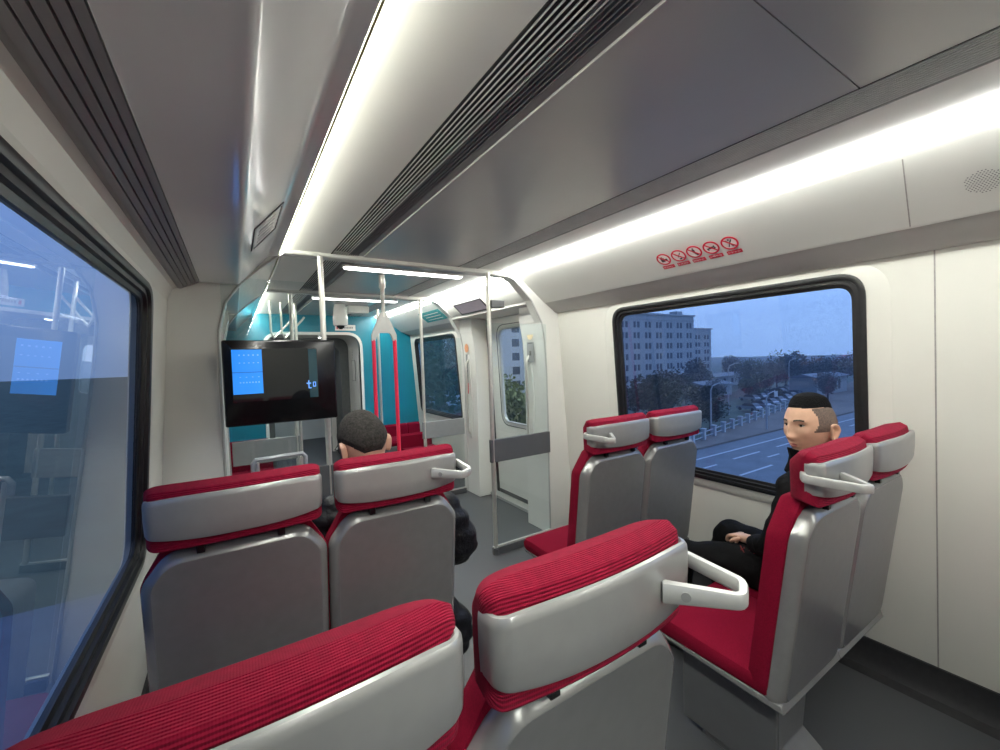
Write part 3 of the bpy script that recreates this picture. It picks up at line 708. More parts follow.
# column stickers
def col_sticker(x, y, z, label, kind):
    o = empty('column_sticker', (x, y, H+z), label=label, cat='sticker')
    circ = [(.045*math.cos(2*PI*k/24), .05*math.sin(2*PI*k/24)) for k in range(24)]
    fn = lambda u, v, d: (-d, -u, v)
    mb = MB(); slab(mb, fn, circ, [], .001, .003); mb.build('disc', M['stickcream' if kind == 0 else 'stickorange'], o)
    if kind == 0:
        mb = MB(); slab(mb, fn, [(-.05, -.25), (.05, -.25), (.05, -.07), (-.05, -.07)], [], .001, .003); mb.build('label_plate', M['lightgreyband'], o)
        mb = MB(); slab(mb, fn, [(-.012, -.19), (.012, -.19), (.012, -.15), (-.012, -.15)], [], .003, .004); mb.build('print', M['ink'], o)
        mb = MB(); slab(mb, fn, [(-.03, -.085), (.03, -.085), (.03, -.078), (-.03, -.078)], [], .003, .004); mb.build('print', M['ink'], o)
    else:
        mb = MB(); slab(mb, fn, [(-.02, -.40), (.02, -.40), (.02, -.07), (-.02, -.07)], [], .001, .003); mb.build('label_plate', M['greyink'], o)
        for k in range(2): mb = MB(); slab(mb, fn, [(.017*math.cos(2*PI*j/12), -.26-k*.06+.02*math.sin(2*PI*j/12)) for j in range(12)], [], .003, .004); mb.build('symbol', M['ink'], o)
        mb = MB(); slab(mb, fn, [(-.022, -.52), (.022, -.52), (.022, -.40), (-.022, -.40)], [], .001, .004); mb.build('red_box', M['stickred'], o)
col_sticker(2.255, 3.03, .21, 'round cream sticker over a small grey notice on the white column right of the door', 0)
col_sticker(2.255, 4.25, .13, 'round orange sticker above symbols and a red box on the far white column', 1)

# ------------------------------------------------------------------ seats
RECL = .12
def make_seat_unit():
    """one seat, local origin on the floor under the middle of its back; faces +y; +x is the aisle side when s=1"""
    def build(s, label, hw0, hw1):
        t = empty('train_seat', (0, 0, 0), label=label, cat='seat')
        x0, x1 = hw0, hw1
        yb = lambda h: (1.10-h)*RECL           # recline
        # back shell
        def outline(k, top=1.044, bot=.36):
            return fillet([(x0+k, bot+k), (x1-k, bot+k), (x1-k, top-.085), (x1-.060-k*.3, top-k), (x0+.060+k*.3, top-k), (x0+k, top-.085)], [.05, .05, .07, .075, .075, .07], 8)
        def ring(k, y): return [(x, y+yb(h), h) for x, h in outline(k)]
        mb = MB(); mb.loft([ring(.002, .062), ring(0, .050), ring(.001, .036), ring(.006, .026), ring(.020, .011), ring(.026, .0085)], cap=False)
        mb.build('shell_rim', M['rim'], t)
        mb = MB(); mb.loft([ring(.026, .0085), ring(.032, .0078), ring(.046, .0076)], cap=False); r = ring(.046, .0076)
        mb.add(r, [tuple(range(len(r)))], True)
        mb.build('back_shell', M['shell'], t)
        # red back cushion
        def outc(k):
            return fillet([(x0-.002+k, .40), (x1+.002-k, .40), (x1+.003-k, .955), (x1-.065-k, 1.075-k), (x0+.065+k, 1.075-k), (x0-.003+k, .955)], [.03, .03, .06, .03, .03, .06], 6)
        rc = lambda k, y: [(x, y+yb(h), h) for x, h in outc(k)]
        mb = MB(); mb.loft([rc(.010, .052), rc(.0, .058), rc(.0, .10), rc(.012, .125), rc(.04, .135)]); mb.build('back_cushion', M['redseat'], t)
        # seat cushion
        mb = MB(); n = 10
        def cush(x, k):
            return [(x, .10+.04, .385+k), (x, .10+.04, .45-k), (x, .30, .452-k), (x, .52, .462-k), (x, .575-k, .455-k), (x, .592-k, .43), (x, .585-k, .395+k), (x, .56, .385+k)]
        mb.loft([cush(x0+.0, .018), cush(x0+.006, .006), cush(x0+.02, 0), cush(x1-.02, 0), cush(x1-.006, .006), cush(x1, .018)]); mb.build('seat_cushion', M['redseat'], t)
        # under-seat pan
        mb = MB(); mb.loft([[(x, .09, .36), (x, .57, .374), (x, .575, .386), (x, .10, .386)] for x in (x0+.006, x1-.006)], smooth=False); mb.build('seat_pan', M['rim'], t, .003)
        # headrest pad (plan-curved)
        w0, w1 = x0+.025, x1-.018; xm = (w0+w1)/2; hw = (w1-w0)/2
        def rear(u):
            e = max(0., (abs(u)-.90)/.10); return -.018+.020*u*u+.022*(1-math.sqrt(max(0., 1-e*e)))
        def front(u):
            e = max(0., (abs(u)-.62)/.38); return .100-.052*(1-math.sqrt(max(0., 1-e*e)))
        mb = MB(); rings = []
        base = fillet([(.0, 1.062), (1., 1.075), (1.04, 1.19), (.72, 1.226), (.36, 1.235), (.06, 1.222), (.0, 1.20)], [.018]*7, 4)
        for i in range(41):
            u = math.sin(PI/2*(-1+2*i/40)); e = max(0., (abs(u)-.86)/.14); sc = math.sqrt(max(0., 1-e*e)); r0, r1 = rear(u)+.008, front(u)
            ch = 1.15; k = .80+.20*sc
            rings.append([(xm+(hw+.002)*u, r0+(r1-r0)*y, ch+(h-ch)*k) for y, h in base])
        mb.loft(rings); hro = mb.build('headrest', M['red'], t); uvl = hro.data.uv_layers.new(name='ribs')
        for lp in hro.data.loops:
            c = hro.data.vertices[lp.vertex_index].co; ang = math.atan2((c.z-1.15)/.085, -(c.y-.045-.02*((c.x-xm)/hw)**2)/.052)
            uvl.data[lp.index].uv = (c.x, ang*.068)
        # silver band wrapped round the rear of the headrest
        pl = []
        for i in range(49):
            u = math.sin(PI/2*(-1+2*i/48)); pl.append((xm+(hw-.001)*u, rear(u)-.006+(.020 if i in (0, 48) else 0.)))
        rings = []; N_ = len(pl)
        for i, p in enumerate(pl):
            tx = Vector(pl[min(i+1, N_-1)])-Vector(pl[max(i-1, 0)]); tx.normalize(); nn = Vector((tx.y, -tx.x))
            u = abs(p[0]-xm)/hw; hi = 1.209-.006*u**4; lo = 1.087+.016*u**3
            tb = .010
            sec = [(-tb, lo+.006), (-.001, lo), (.003, lo+.008), (.005, lo+.05), (.005, hi-.016), (.004, hi-.006), (.0005, hi-.001), (-.005, hi), (-tb, hi-.004), (-tb-.003, hi-.012)]
            rings.append([(p[0]+nn.x*a, p[1]+nn.y*a, h) for a, h in sec])
        mb = MB(); mb.loft(rings); mb.build('headrest_band', M['silver'], t)
        # two dark brackets between headrest and shell
        for q in (-.10, .10): bx('bracket', M['black'], t, xm+q-.010, xm+q+.010, .012, .03, 1.035, 1.07, .002)
        return t
    return build
build_seat = make_seat_unit()
def add_handle(t, s, xa):
    """trapezoid grip on the aisle side; s=+1 aisle on +x"""
    P = [(xa-.125, -.008, 1.150), (xa-.100, -.062, 1.148), (xa-.055, -.118, 1.146), (xa-.03, -.125, 1.146), (xa-.012, -.110, 1.147), (xa+.006, -.03, 1.152), (xa+.004, .045, 1.158), (xa-.02, .062, 1.160)]
    P = [(xa-.115, -.024, 1.150), (xa-.040, -.118, 1.147), (xa-.006, -.100, 1.148), (xa+.010, .030, 1.158), (xa-.02, .045, 1.160)]
    P = fillet([(p[0], p[1]) for p in P], [.0, .012, .018, .015, 0], 4, False); n = len(P); zs = [1.150+.010*i/(n-1) for i in range(n)]
    mb = MB(); rings = []
    for i, p in enumerate(P):
        tx = Vector(P[min(i+1, n-1)])-Vector(P[max(i-1, 0)]); tx.normalize(); nn = Vector((tx.y, -tx.x)); z = zs[i]
        taper = 1.35 if i == 0 else 1.
        hh = .0125*taper; ww = .0075*taper
        rings.append([(s*(p[0]+nn.x*a), p[1]+nn.y*a, z+h) for a, h in ((-ww, -hh*.7), (-ww*.7, -hh), (ww*.7, -hh), (ww, -hh*.7), (ww, hh*.7), (ww*.7, hh), (-ww*.7, hh), (-ww, hh*.7))])
    mb.loft(rings); h = mb.build('grab_handle', M['handle'], t)
    # foot plug and screw cover
    mb = MB(); c = Vector((s*(xa-.093), -.052, 1.150))
    mb.tube([c+Vector((s*-.005, -.004, 0)), c+Vector((s*-.0085, -.0066, 0))], .008, 14); mb.build('screw_cap', M['silver'], h)
    return h
def pedestal(t, xa, xb):
    mb = MB(); sec = [(.16, .362), (.50, .362), (.47, .30), (.40, .06), (.43, .012), (.43, .001), (.12, .001), (.12, .012), (.19, .06), (.17, .30)]
    mb.loft([[(x, y, z) for y, z in sec] for x in (xa, xb)], smooth=False); mb.build('pedestal', M['shell'], t, .004)
    mb = MB(); mb.box(xa-.02, xa-.004, .14, .50, .04, .345); mb.build('side_cover', M['greyband'], t, .004)
    mb = MB(); mb.tube([(xa+.03, .135, .010), (xa+.03, .135, .017)], .011, 10); mb.build('bolt', M['black'], t)

# (x of the shared shell edge), aisle seat spans .238..705, window seat -.243..236 for the left side
protoA = build_seat(1, '', -.233, .233); add_handle(protoA, 1, .225); pedestal(protoA, -.16, .14)
protoAR = build_seat(1, '', -.233, .233); add_handle(protoAR, -1, .225); pedestal(protoAR, -.14, .16)
protoW = build_seat(1, '', -.238, .238); 
used = set()
def place(proto, x, y, label, group, rz=0.):
    if proto.name in used: o = copy_tree(proto)
    else: o = proto; used.add(proto.name)
    o.location = (x, y, 0); o.rotation_euler = (0, 0, rz); tag(o, label, 'seat', group); return o
G1 = 'red and silver train seats on the left side'; G2 = 'red and silver train seats on the right side'
place(protoW, .010, .467, 'nearest window seat on the left, its ribbed red headrest filling the bottom edge', G1)
place(protoA, .483, .467, 'nearest aisle seat on the left with a silver grip, lower middle of the view', G1)
place(protoW, -.004, 1.407, 'left window seat one row ahead, grey back beside the dark window', G1)
place(protoA, .471, 1.407, 'left aisle seat one row ahead, behind the man in the puffer coat', G1)
place(protoAR, 1.682, .544, 'right aisle seat in front of the wall panel, with silver grip, beside the seated man', G2)
place(protoW, 2.143, .544, 'right window seat in which the man with the fade haircut sits', G2)
place(protoAR, 1.668, 1.474, 'right aisle seat one row ahead, just behind the glass screen', G2)
place(protoW, 2.143, 1.474, 'right window seat one row ahead, back against the wide window', G2)
place(protoAR, 1.668, -.386, 'right aisle seat behind, only a red cushion corner at the lower right edge', G2)
place(protoW, 2.143, -.386, 'right window seat behind, hardly in view at the lower right edge', G2)

# low red seats in the far bay
def low_seat(x, y, w, label):
    t = empty('low_seat', (x, y, 0), PI, label=label, cat='seat', group='low red seats before the teal end wall'); h = w/2
    mb = MB(); mb.loft([[(a, .10, .40), (a, .48, .40), (a, .50, .44), (a, .47, .47), (a, .10, .47)] for a in (-h, h)]); mb.build('seat_cushion', M['redseat'], t, .01)
    mb = MB(); mb.loft([[(a, .02, .42), (a, .09, .42), (a, .07, .61), (a, .04, .64), (a, .0, .61)] for a in (-h, h)]); mb.build('backrest', M['redseat'], t, .01)
    mb = MB(); mb.loft([[(a, -.05, .02), (a, .45, .02), (a, .47, .395), (a, .015, .395), (a, -.005, .61), (a, -.05, .61)] for a in (-h, h)], smooth=False); mb.build('shell', M['rim'], t, .01)
low_seat(1.93, 6.05, .42, 'low red seat before the teal wall, nearer the gangway on the right')
low_seat(2.24, 6.05, .19, 'low red seat under the far right window')
low_seat(.12, 6.05, .42, 'low red seat left of the gangway, seen under the monitor')
low_seat(1.93, 5.15, .42, 'low red seat just behind the far right glass screen')
low_seat(.10, 5.15, .42, 'low red seat just behind the far left glass screen')

# ------------------------------------------------------------------ suitcase between rows
t = empty('suitcase', (.185, 2.50, 0), .1, label='grey suitcase with raised telescopic handle ahead of the left window seat', cat='suitcase')
mb = MB(); P = rrect(-.20, .20, .06, .62, .05, 5)
mb.loft([[(x, y, z) for x, z in p_] for p_, y in ((rrect(-.18, .18, .08, .60, .04, 5), -.12), (P, -.105), (P, .105), (rrect(-.18, .18, .08, .60, .04, 5), .12))]); mb.build('body', M['luggage'], t)
mb = MB()
for s in (-1, 1): mb = MB(); mb.tube([(s*.105, .0, .60), (s*.105, .0, 1.05)], .009, 8); mb.build('telescopic_tube', M['steel'], t)
mb = MB(); mb.tube([(-.125, .0, 1.00), (-.125, .0, 1.045), (-.11, .0, 1.065), (.11, .0, 1.065), (.125, .0, 1.045), (.125, .0, 1.00)], .012, 10); mb.build('grip', M['luggage'], t)
for sx in (-1, 1):
    for sy in (-1, 1):
        mb = MB(); mb.tube([(sx*.15-.012, sy*.07, .03), (sx*.15+.012, sy*.07, .03)], .029, 14); mb.tube([(sx*.15, sy*.07, .03), (sx*.15, sy*.07, .075)], .012, 8); mb.build('wheel', M['rubber'], t)

# ------------------------------------------------------------------ people
def bake(o):
    bpy.context.view_layer.update(); dg = bpy.context.evaluated_depsgraph_get()
    me = bpy.data.meshes.new_from_object(o.evaluated_get(dg)); o.modifiers.clear(); old = o.data; o.data = me; return o
def skin(name, chains, m, parent, sub=2, disp=None, extra=None):
    """chains: list of lists of (point, radius); points shared by position join the chains"""
    key = {}; vs = []; rs = []; es = []
    for ch in chains:
        last = None
        for p, r in ch:
            k = tuple(round(c, 4) for c in p)
            if k not in key: key[k] = len(vs); vs.append(p); rs.append(r)
            if last is not None and last != key[k]: es.append((last, key[k]))
            last = key[k]
    me = bpy.data.meshes.new(name); me.from_pydata(vs, es, []); o = bpy.data.objects.new(name, me); COL.objects.link(o)
    md = o.modifiers.new('skin', 'SKIN'); md.use_smooth_shade = True; md.branch_smoothing = .6
    for i, r in enumerate(rs):
        r = r if isinstance(r, tuple) else (r, r); me.skin_vertices[0].data[i].radius = r
    me.skin_vertices[0].data[0].use_root = True
    ss = o.modifiers.new('sub', 'SUBSURF'); ss.levels = ss.render_levels = sub
    bake(o); me = o.data
    if disp:
        for v in me.vertices:
            q = v.co*disp[0]; v.co += v.normal*disp[1]*noise.noise(Vector((q.x, q.y, q.z*disp[2])))
    if extra:      # merge further geometry (head, hands) so the body stays one mesh
        bm = bmesh.new(); bm.from_mesh(me); 
        for mb in extra:
            idx = [bm.verts.new(v) for v in mb.v]
            for f in mb.f:
                try: bm.faces.new([idx[i] for i in f])
                except ValueError: pass
        bmesh.ops.recalc_face_normals(bm, faces=bm.faces); bm.to_mesh(me); bm.free()
    for p in me.polygons: p.use_smooth = True
    me.materials.clear(); me.materials.append(m); o.parent = parent; return o
def g2(x, z, cx, cz, sx, sz): return math.exp(-((x-cx)/sx)**2-((z-cz)/sz)**2)
def head_point(lon, lat, off=0.):
    """lon 0 = face (+y), lat up; returns local head coordinates (metres)"""
    cx_, sx_ = math.cos(lon), math.sin(lon); cl, sl = math.cos(lat), math.sin(lat)
    ex = lambda v, e: math.copysign(abs(v)**e, v)
    x = .077*ex(cl, .92)*sx_; y = .095*ex(cl, .92)*cx_; z = .116*sl
    t = max(0., -z/.116)
    x *= 1-.26*t**1.6
    if y > 0: y *= 1-.05*(1-t)
    if y > 0: y += .012*t**2
    if y < 0: y *= 1-.45*t**1.3
    x *= 1+.05*g2(y, z, -.02, .03, .06, .05)
    if cx_ > 0:
        w = min(1., cx_*2.2)
        d = .0
        d += .010*g2(x, z, 0, -.004, .010, .028)+.017*g2(x, z, 0, -.030, .0135, .013)+.006*g2(abs(x), z, .013, -.034, .008, .009)
        d += .0035*g2(abs(x), z, .028, .030, .022, .008)
        d -= .0085*g2(abs(x), z, .031, .012, .018, .011)
        d += .006*g2(x, z, 0, -.058, .020, .0065)+.005*g2(x, z, 0, -.069, .016, .006)
        d -= .0045*g2(x, z, 0, -.0635, .022, .0022)
        d -= .004*g2(x, z, 0, -.080, .02, .007)
        d += .008*g2(x, z, 0, -.100, .022, .016)
        d += .004*g2(abs(x), z, .048, -.018, .016, .018)
        d -= .003*g2(abs(x), z, .050, -.055, .018, .02)
        y += d*w
    n = Vector((x/.077**2, y/.095**2, z/.116**2)).normalized()
    return Vector((x, y, z))+n*off
def head_geo(Mx):
    mb = MB(); A, B = 112, 84
    rings = []
    for j in range(1, B):
        lat = -PI/2+PI*j/B
        rings.append([Mx@head_point(2*PI*i/A, lat) for i in range(A)])
    mb.loft(rings, cap=True)
    return mb
def ear_geo(Mx, s):
    mb = MB(); rings = []
    pts = [(-.010, .030), (.006, .034), (.018, .026), (.021, .010), (.014, -.008), (.006, -.024), (-.003, -.030), (-.008, -.022), (-.010, 0)]
    pts = fillet(pts, .008, 4)
    for k, (sc, off) in enumerate(((.80, -.004), (1., .006), (1.02, .012), (.90, .0145), (.72, .010), (.40, .005))):
        rings.append([Mx@Vector((s*(.0745+off*(1.+.5*max(0, yy)/.02)), -.012-yy*sc, -.020+zz*sc)) for yy, zz in pts])
    mb.loft(rings, cap=True); return mb
def surf_patch(mb, Mx, f, A, B, lon0, lon1, lat0, lat1, off, th=.004):
    """patch of the head surface, kept where f(lon,lat) > 0, closed at the rim"""
    inside = {}
    g = [[None]*(A+1) for _ in range(B+1)]
    def P(i, j, o): return Mx@head_point(lon0+(lon1-lon0)*i/A, lat0+(lat1-lat0)*j/B, o)
    vi = {}
    def vid(i, j, k):
        if (i, j, k) not in vi:
            lon = lon0+(lon1-lon0)*i/A; lat = lat0+(lat1-lat0)*j/B
            w = max(0., min(1., f(lon, lat)))
            vi[(i, j, k)] = len(mb.v); mb.v.append(tuple(P(i, j, (off*w+.0005) if k else -.002)))
        return vi[(i, j, k)]
    keep = set()
    for i in range(A):
        for j in range(B):
            lon = lon0+(lon1-lon0)*(i+.5)/A; lat = lat0+(lat1-lat0)*(j+.5)/B
            if f(lon, lat) > 0: keep.add((i, j))
    for i, j in keep:
        mb.f.append((vid(i, j, 1), vid(i+1, j, 1), vid(i+1, j+1, 1), vid(i, j+1, 1))); mb.sm.append(True)
    return mb
def hand_geo(W, fwd, upv, s, curl=.5, sc=1.):
    """hand chains: palm and five fingers for the skin modifier. W wrist, fwd along the palm, upv back of hand"""
    fwd = Vector(fwd).normalized(); upv = Vector(upv).normalized(); side = fwd.cross(upv).normalized()*s; upv = side.cross(fwd)*s; W = Vector(W)
    ch = []
    pc = W+fwd*.045*sc
    ch.append([(tuple(W), .024*sc), (tuple(pc), (.034*sc, .017*sc))])
    for k, (o, ln) in enumerate(((-.030, .062), (-.010, .072), (.010, .078), (.030, .070))):
        base = W+fwd*(.088*sc)+side*(-o*sc); d = fwd.copy(); c = [(tuple(pc), (.034*sc, .017*sc)), (tuple(base), .0100*sc)]; p = base
        for q, fr in enumerate((.45, .32, .23)):
            d = (Matrix.Rotation(-s*0, 3, side)@d); ang = curl*(1.0+.3*q)
            d = (d*math.cos(ang)-upv*math.sin(ang)).normalized() if q == 0 else d
            if q: upq = side.cross(d).normalized()*s; d = (d*math.cos(ang)-upq*math.sin(ang)).normalized()
            p = p+d*ln*fr*sc; c.append((tuple(p), (.0090-.0008*q)*sc))
        ch.append(c)
    tb = W+fwd*.030*sc+side*.030*sc
    ch.append([(tuple(pc), (.034*sc, .017*sc)), (tuple(tb), .0115*sc), (tuple(tb+(fwd*.7+side*.6-upv*.3).normalized()*.032*sc), .0105*sc), (tuple(tb+(fwd*.9+side*.3-upv*.5).normalized()*.058*sc), .009*sc)])
    return ch
def shoe(parent, x, y, rz=0.):
    mb = MB(); rings = []
    for t_, w, h in ((-.10, .030, .060), (-.085, .038, .085), (-.04, .040, .095), (.02, .042, .085), (.08, .048, .062), (.13, .045, .048), (.165, .030, .035), (.175, .012, .022)):
        rings.append([(w*math.cos(a), t_, .002+h*.5+h*.5*math.sin(a)) for a in [2*PI*k/16 for k in range(16)]])
    mb.loft(rings); R = Matrix.Rotation(rz, 4, 'Z'); mb.v = [tuple(R@Vector(v)+Vector((x, y, .001))) for v in mb.v]
    mb.build('shoe', M['shoe'], parent)
def headmatrix(c, yaw_, pitch_, roll_=0., sc=1.):
    return Matrix.Translation(c)@Matrix.Rotation(yaw_, 4, 'Z')@Matrix.Rotation(pitch_, 4, 'X')@Matrix.Rotation(roll_, 4, 'Y')@Matrix.Scale(sc, 4)

# ---- man by the window: short cropped black hair, black coat, looking left
t = empty('person', (2.13, .80, 0), label='man in black coat with black cropped hair sitting by the right window, looking left', cat='person')
O = Vector(t.location)
def rel(chs): return [[(tuple(Vector(p)-O), r) for p, r in ch] for ch in chs]
HM = headmatrix(Vector((2.074, .800, 1.221))-O, math.radians(70), math.radians(-3), math.radians(3), 1.10)
pel = (2.14, .84, .57); wst = (2.13, .80, .70); chs_ = (2.12, .785, .92); nk = (2.095, .80, 1.06); nk2 = (2.06, .805, 1.14); hd = (2.045, .80, 1.19)
handL_w = (2.00, 1.015, .668); handR_w = (2.22, 1.06, .60)
arms = [[(chs_, .11), ((1.96, .80, 1.0), .055), ((1.90, .80, .97), .05), ((1.87, .84, .72), .04), (handL_w, .026)],
        [(chs_, .11), ((2.28, .80, 1.0), .055), ((2.32, .82, .95), .05), ((2.33, .86, .74), .04), (handR_w, .026)]]
legs = [[(pel, .09), ((2.05, .87, .53), .055), ((1.90, 1.25, .53), .035)],
        [(pel, .09), ((2.22, .87, .53), .055), ((2.24, 1.22, .55), .035)]]
hands = hand_geo(handL_w, (.35, .9, -.10), (0, .1, 1), -1, .45, .95)+hand_geo(handR_w, (-.3, .9, -.1), (0, .1, 1), 1, .45, .95)
skin('body', rel([[(pel, .09), (wst, .10), (chs_, .11), (nk, .06), (nk2, .056), (hd, .055)]]+arms+legs+hands), M['skin'], t, 2, None, [head_geo(HM), ear_geo(HM, 1), ear_geo(HM, -1)])
# coat
R_ = lambda a, b: (a, b)
coat = [[(pel, .13), (wst, .160), ((2.125, .785, .85), .165), (chs_, .150), ((2.10, .785, 1.03), .10), ((2.085, .79, 1.075), .082)],
        [(chs_, .150), ((1.965, .79, 1.0), .085), ((1.91, .79, .95), .080), ((1.865, .83, .74), .068), ((1.925, .93, .69), .050), ((1.975, .975, .675), .038)],
        [(chs_, .150), ((2.265, .79, 1.0), .085), ((2.30, .82, .95), .075), ((2.32, .87, .74), .062), ((2.27, .96, .66), .052), ((2.225, 1.035, .615), .042)]]
skin('coat', rel(coat), M['coat'], t, 3, (9, .016, 2.0))
mb = MB(); rings = []      # stand-up collar
for h, r, lift in ((1.02, .098, 0), (1.055, .082, .004), (1.08, .076, .010), (1.103, .082, .024), (1.105, .077, .024), (1.06, .070, .0)):
    rings.append([(2.075-O.x+r*math.cos(a)*1.02-.015*(h-1.05)/.1, .80-O.y+r*math.sin(a)*.95, h+lift*math.cos(a-2.6)) for a in [2*PI*k/36 for k in range(36)]])
mb.loft(rings, cap=False); mb.build('collar', M['coat'], t)
skin('trousers', rel([[(pel, .12), ((2.06, .86, .55), .105), ((1.96, 1.08, .545), .086), ((1.90, 1.28, .54), .075), ((1.91, 1.32, .40), .066), ((1.91, 1.30, .12), .058)], [(pel, .12), ((2.22, .87, .55), .105), ((2.24, 1.07, .55), .085), ((2.24, 1.26, .57), .08), ((2.25, 1.30, .40), .066), ((2.25, 1.28, .12), .058)]]), M['trousers'], t, 3, (10, .018, 1.5))
shoe(t, 1.91-O.x, 1.36-O.y, .08); shoe(t, 2.25-O.x, 1.33-O.y, -.05)
# hair: dense black top, shaved sides
def topmask(lon, lat):
    l = math.cos(lon); lim = .50+.02*l-.10*max(0, -l)+.05*abs(math.sin(lon))-.12*max(0., l-.5)
    lim = math.radians(40)-math.radians(12)*max(0., -l)+math.radians(2)*max(0, l)
    return (lat-lim)*2.2
def fademask(lon, lat):
    a = abs((lon+PI) % (2*PI)-PI)
    fr = math.radians(60)+.12*math.sin(lat*6)
    if lat > math.radians(40): return 0
    low = math.radians(-6) if a < math.radians(100) else math.radians(-22)
    if a < fr: return 0
    return min((a-fr)*8, (lat-low)*8)+.01
mb = MB(); surf_patch(mb, HM, topmask, 90, 40, 0, 2*PI, .35, PI/2-.01, .016); hr = mb.build('hair_top', M['hair'], t)
mb = MB(); surf_patch(mb, HM, fademask, 110, 50, 0, 2*PI, -.6, .9, .0016); mb.build('shaved_sides', M['fade'], t)
for s in (-1, 1):
    # brow, eye with iris
    mb = MB(); surf_patch(mb, HM, lambda lo, la: (1-abs((abs(lo)-.40)/.23)**2)*(1 if abs(la-.29+.5*(abs(lo)-.38)**2) < .028 else 0), 30, 20, s*.17, s*.65, .20, .34, .0022); mb.build('eyebrow', M['brow'], t)
    ec = head_point(s*.41, .098); en = Vector((s*.30, .95, 0)).normalized(); et = Vector((en.y, -en.x, 0))
    for rr, dd, mm, nm in ((.0125, -.0015, M['eyew'], 'eye'), (.0052, .0002, M['iris'], 'iris')):
        mb = MB(); mb.loft([[HM@(ec+en*(dd+(.0030)*math.sin(p))+et*(rr*math.cos(p)*math.cos(q))+Vector((0, 0, (.0042 if nm == 'eye' else .0040)*math.cos(p)*math.sin(q)))) for q in [2*PI*i/16 for i in range(16)]] for p in [.02+1.5*i/6 for i in range(7)]])
        mb.build(nm, mm, t)
    mb = MB(); mb.tube([HM@(ec+en*(.0022-4*dx*dx)+et*dx+Vector((0, 0, .0050-14*dx*dx))) for dx in (-.014, -.007, 0, .007, .014)], [.0008, .0018, .002, .0018, .0008], 6); mb.build('upper_eyelid', M['hair'], t)
mb = MB(); surf_patch(mb, HM, lambda lo, la: 1-abs(lo/.26)**2-abs((la+.575)/.085)**2, 24, 10, -.27, .27, -.67, -.48, .0016)
mb.build('mouth', M['lip'], t)
# red print on the thigh
for k in range(3):
    x_, y_ = 1.945+k*.017, 1.02-k*.036
    mb = MB()
    if k == 1:
        mb.tube([Vector((x_-O.x+.010*math.cos(a)*.4, y_-O.y+.012*math.cos(a), .636+.012*math.sin(a))) for a in [2*PI*i/14 for i in range(14)]], .0025, 6, cyc=True)
    else:
        for sgn in (-1, 1): mb.tube([(x_-O.x-.004, y_-O.y-.011, .636-sgn*.011), (x_-O.x+.004, y_-O.y+.011, .636+sgn*.011)], .0025, 6)
    o_ = mb.build('print_letter', M['dimred'], t)

# ---- man in the puffer coat ahead, seen from behind, looking down
t = empty('person', (.47, 1.72, 0), label='man in dark puffer coat with cropped greying hair and glasses, seen from behind, looking down', cat='person')
O = Vector(t.location)
HM = headmatrix(Vector((.432, 1.74, 1.222))-O, math.radians(8), math.radians(-24), math.radians(-3), 1.13)
pel = (.47, 1.73, .57); wst = (.47, 1.70, .70); chs_ = (.47, 1.68, .90); nk = (.465, 1.715, 1.06); nk2 = (.462, 1.755, 1.13); hd = (.463, 1.785, 1.18)
hL = (.40, 2.02, .72); hR = (.56, 2.02, .70)
arms = [[(chs_, .11), ((.31, 1.69, 1.0), .055), ((.25, 1.70, .96), .05), ((.22, 1.76, .72), .04), (hL, .026)],
        [(chs_, .11), ((.64, 1.69, 1.0), .055), ((.70, 1.70, .95), .05), ((.80, 1.68, .72), .04), (hR, .026)]]
legs = [[(pel, .09), ((.38, 1.78, .53), .055), ((.34, 2.15, .55), .035)],
        [(pel, .09), ((.56, 1.78, .53), .055), ((.62, 2.15, .55), .035)]]
hands = hand_geo(hL, (.3, .8, .2), (-.5, -.3, .6), -1, .6, .95)+hand_geo(hR, (-.3, .8, .2), (.5, -.3, .6), 1, .6, .95)
skin('body', rel([[(pel, .09), (wst, .10), (chs_, .11), (nk, .06), (nk2, .056), (hd, .055)]]+arms+legs+hands), M['skinpale'], t, 2, None, [head_geo(HM), ear_geo(HM, 1), ear_geo(HM, -1)])
def quilt(o, n, amp):
    for v in o.data.vertices: v.co += v.normal*amp*(abs(math.sin(v.co.z*n+v.co.x*8))-.5)
co = skin('puffer_coat', rel([[(pel, .13), (wst, .155), (chs_, .150), ((.467, 1.69, 1.03), .11), ((.465, 1.71, 1.085), .085)],
     [(chs_, .150), ((.31, 1.68, 1.0), .095), ((.245, 1.69, .95), .085), ((.215, 1.75, .74), .075), ((.30, 1.90, .70), .062), ((.375, 1.99, .715), .048)],
     [(chs_, .150), ((.64, 1.68, 1.0), .098), ((.72, 1.675, .93), .095), ((.835, 1.67, .71), .105), ((.72, 1.86, .67), .068), ((.59, 1.98, .695), .050)],
     [(pel, .13), ((.66, 1.68, .50), .10), ((.765, 1.66, .40), .10), ((.79, 1.66, .25), .08)]]), M['puffer'], t, 3, (12, .016, 1.2))
quilt(co, 42, .016)
mb = MB(); rings = []
for h, r in ((1.05, .105), (1.10, .088), (1.135, .086), (1.14, .080), (1.09, .076)):
    rings.append([(.463-O.x+r*math.cos(a), 1.735-O.y+r*math.sin(a)*.95, h-.02*math.sin(a)) for a in [2*PI*k/32 for k in range(32)]])
mb.loft(rings, cap=False); mb.build('collar', M['navy'], t)
skin('trousers', rel([[(pel, .12), ((.38, 1.80, .55), .10), ((.34, 2.17, .56), .078), ((.34, 2.21, .40), .066), ((.34, 2.20, .12), .058)], [(pel, .12), ((.56, 1.80, .55), .10), ((.62, 2.17, .56), .078), ((.62, 2.21, .40), .066), ((.62, 2.20, .12), .058)]]), M['trousers'], t, 3, (10, .018, 1.5))
shoe(t, .34-O.x, 2.26-O.y, .05); shoe(t, .62-O.x, 2.26-O.y, -.05)
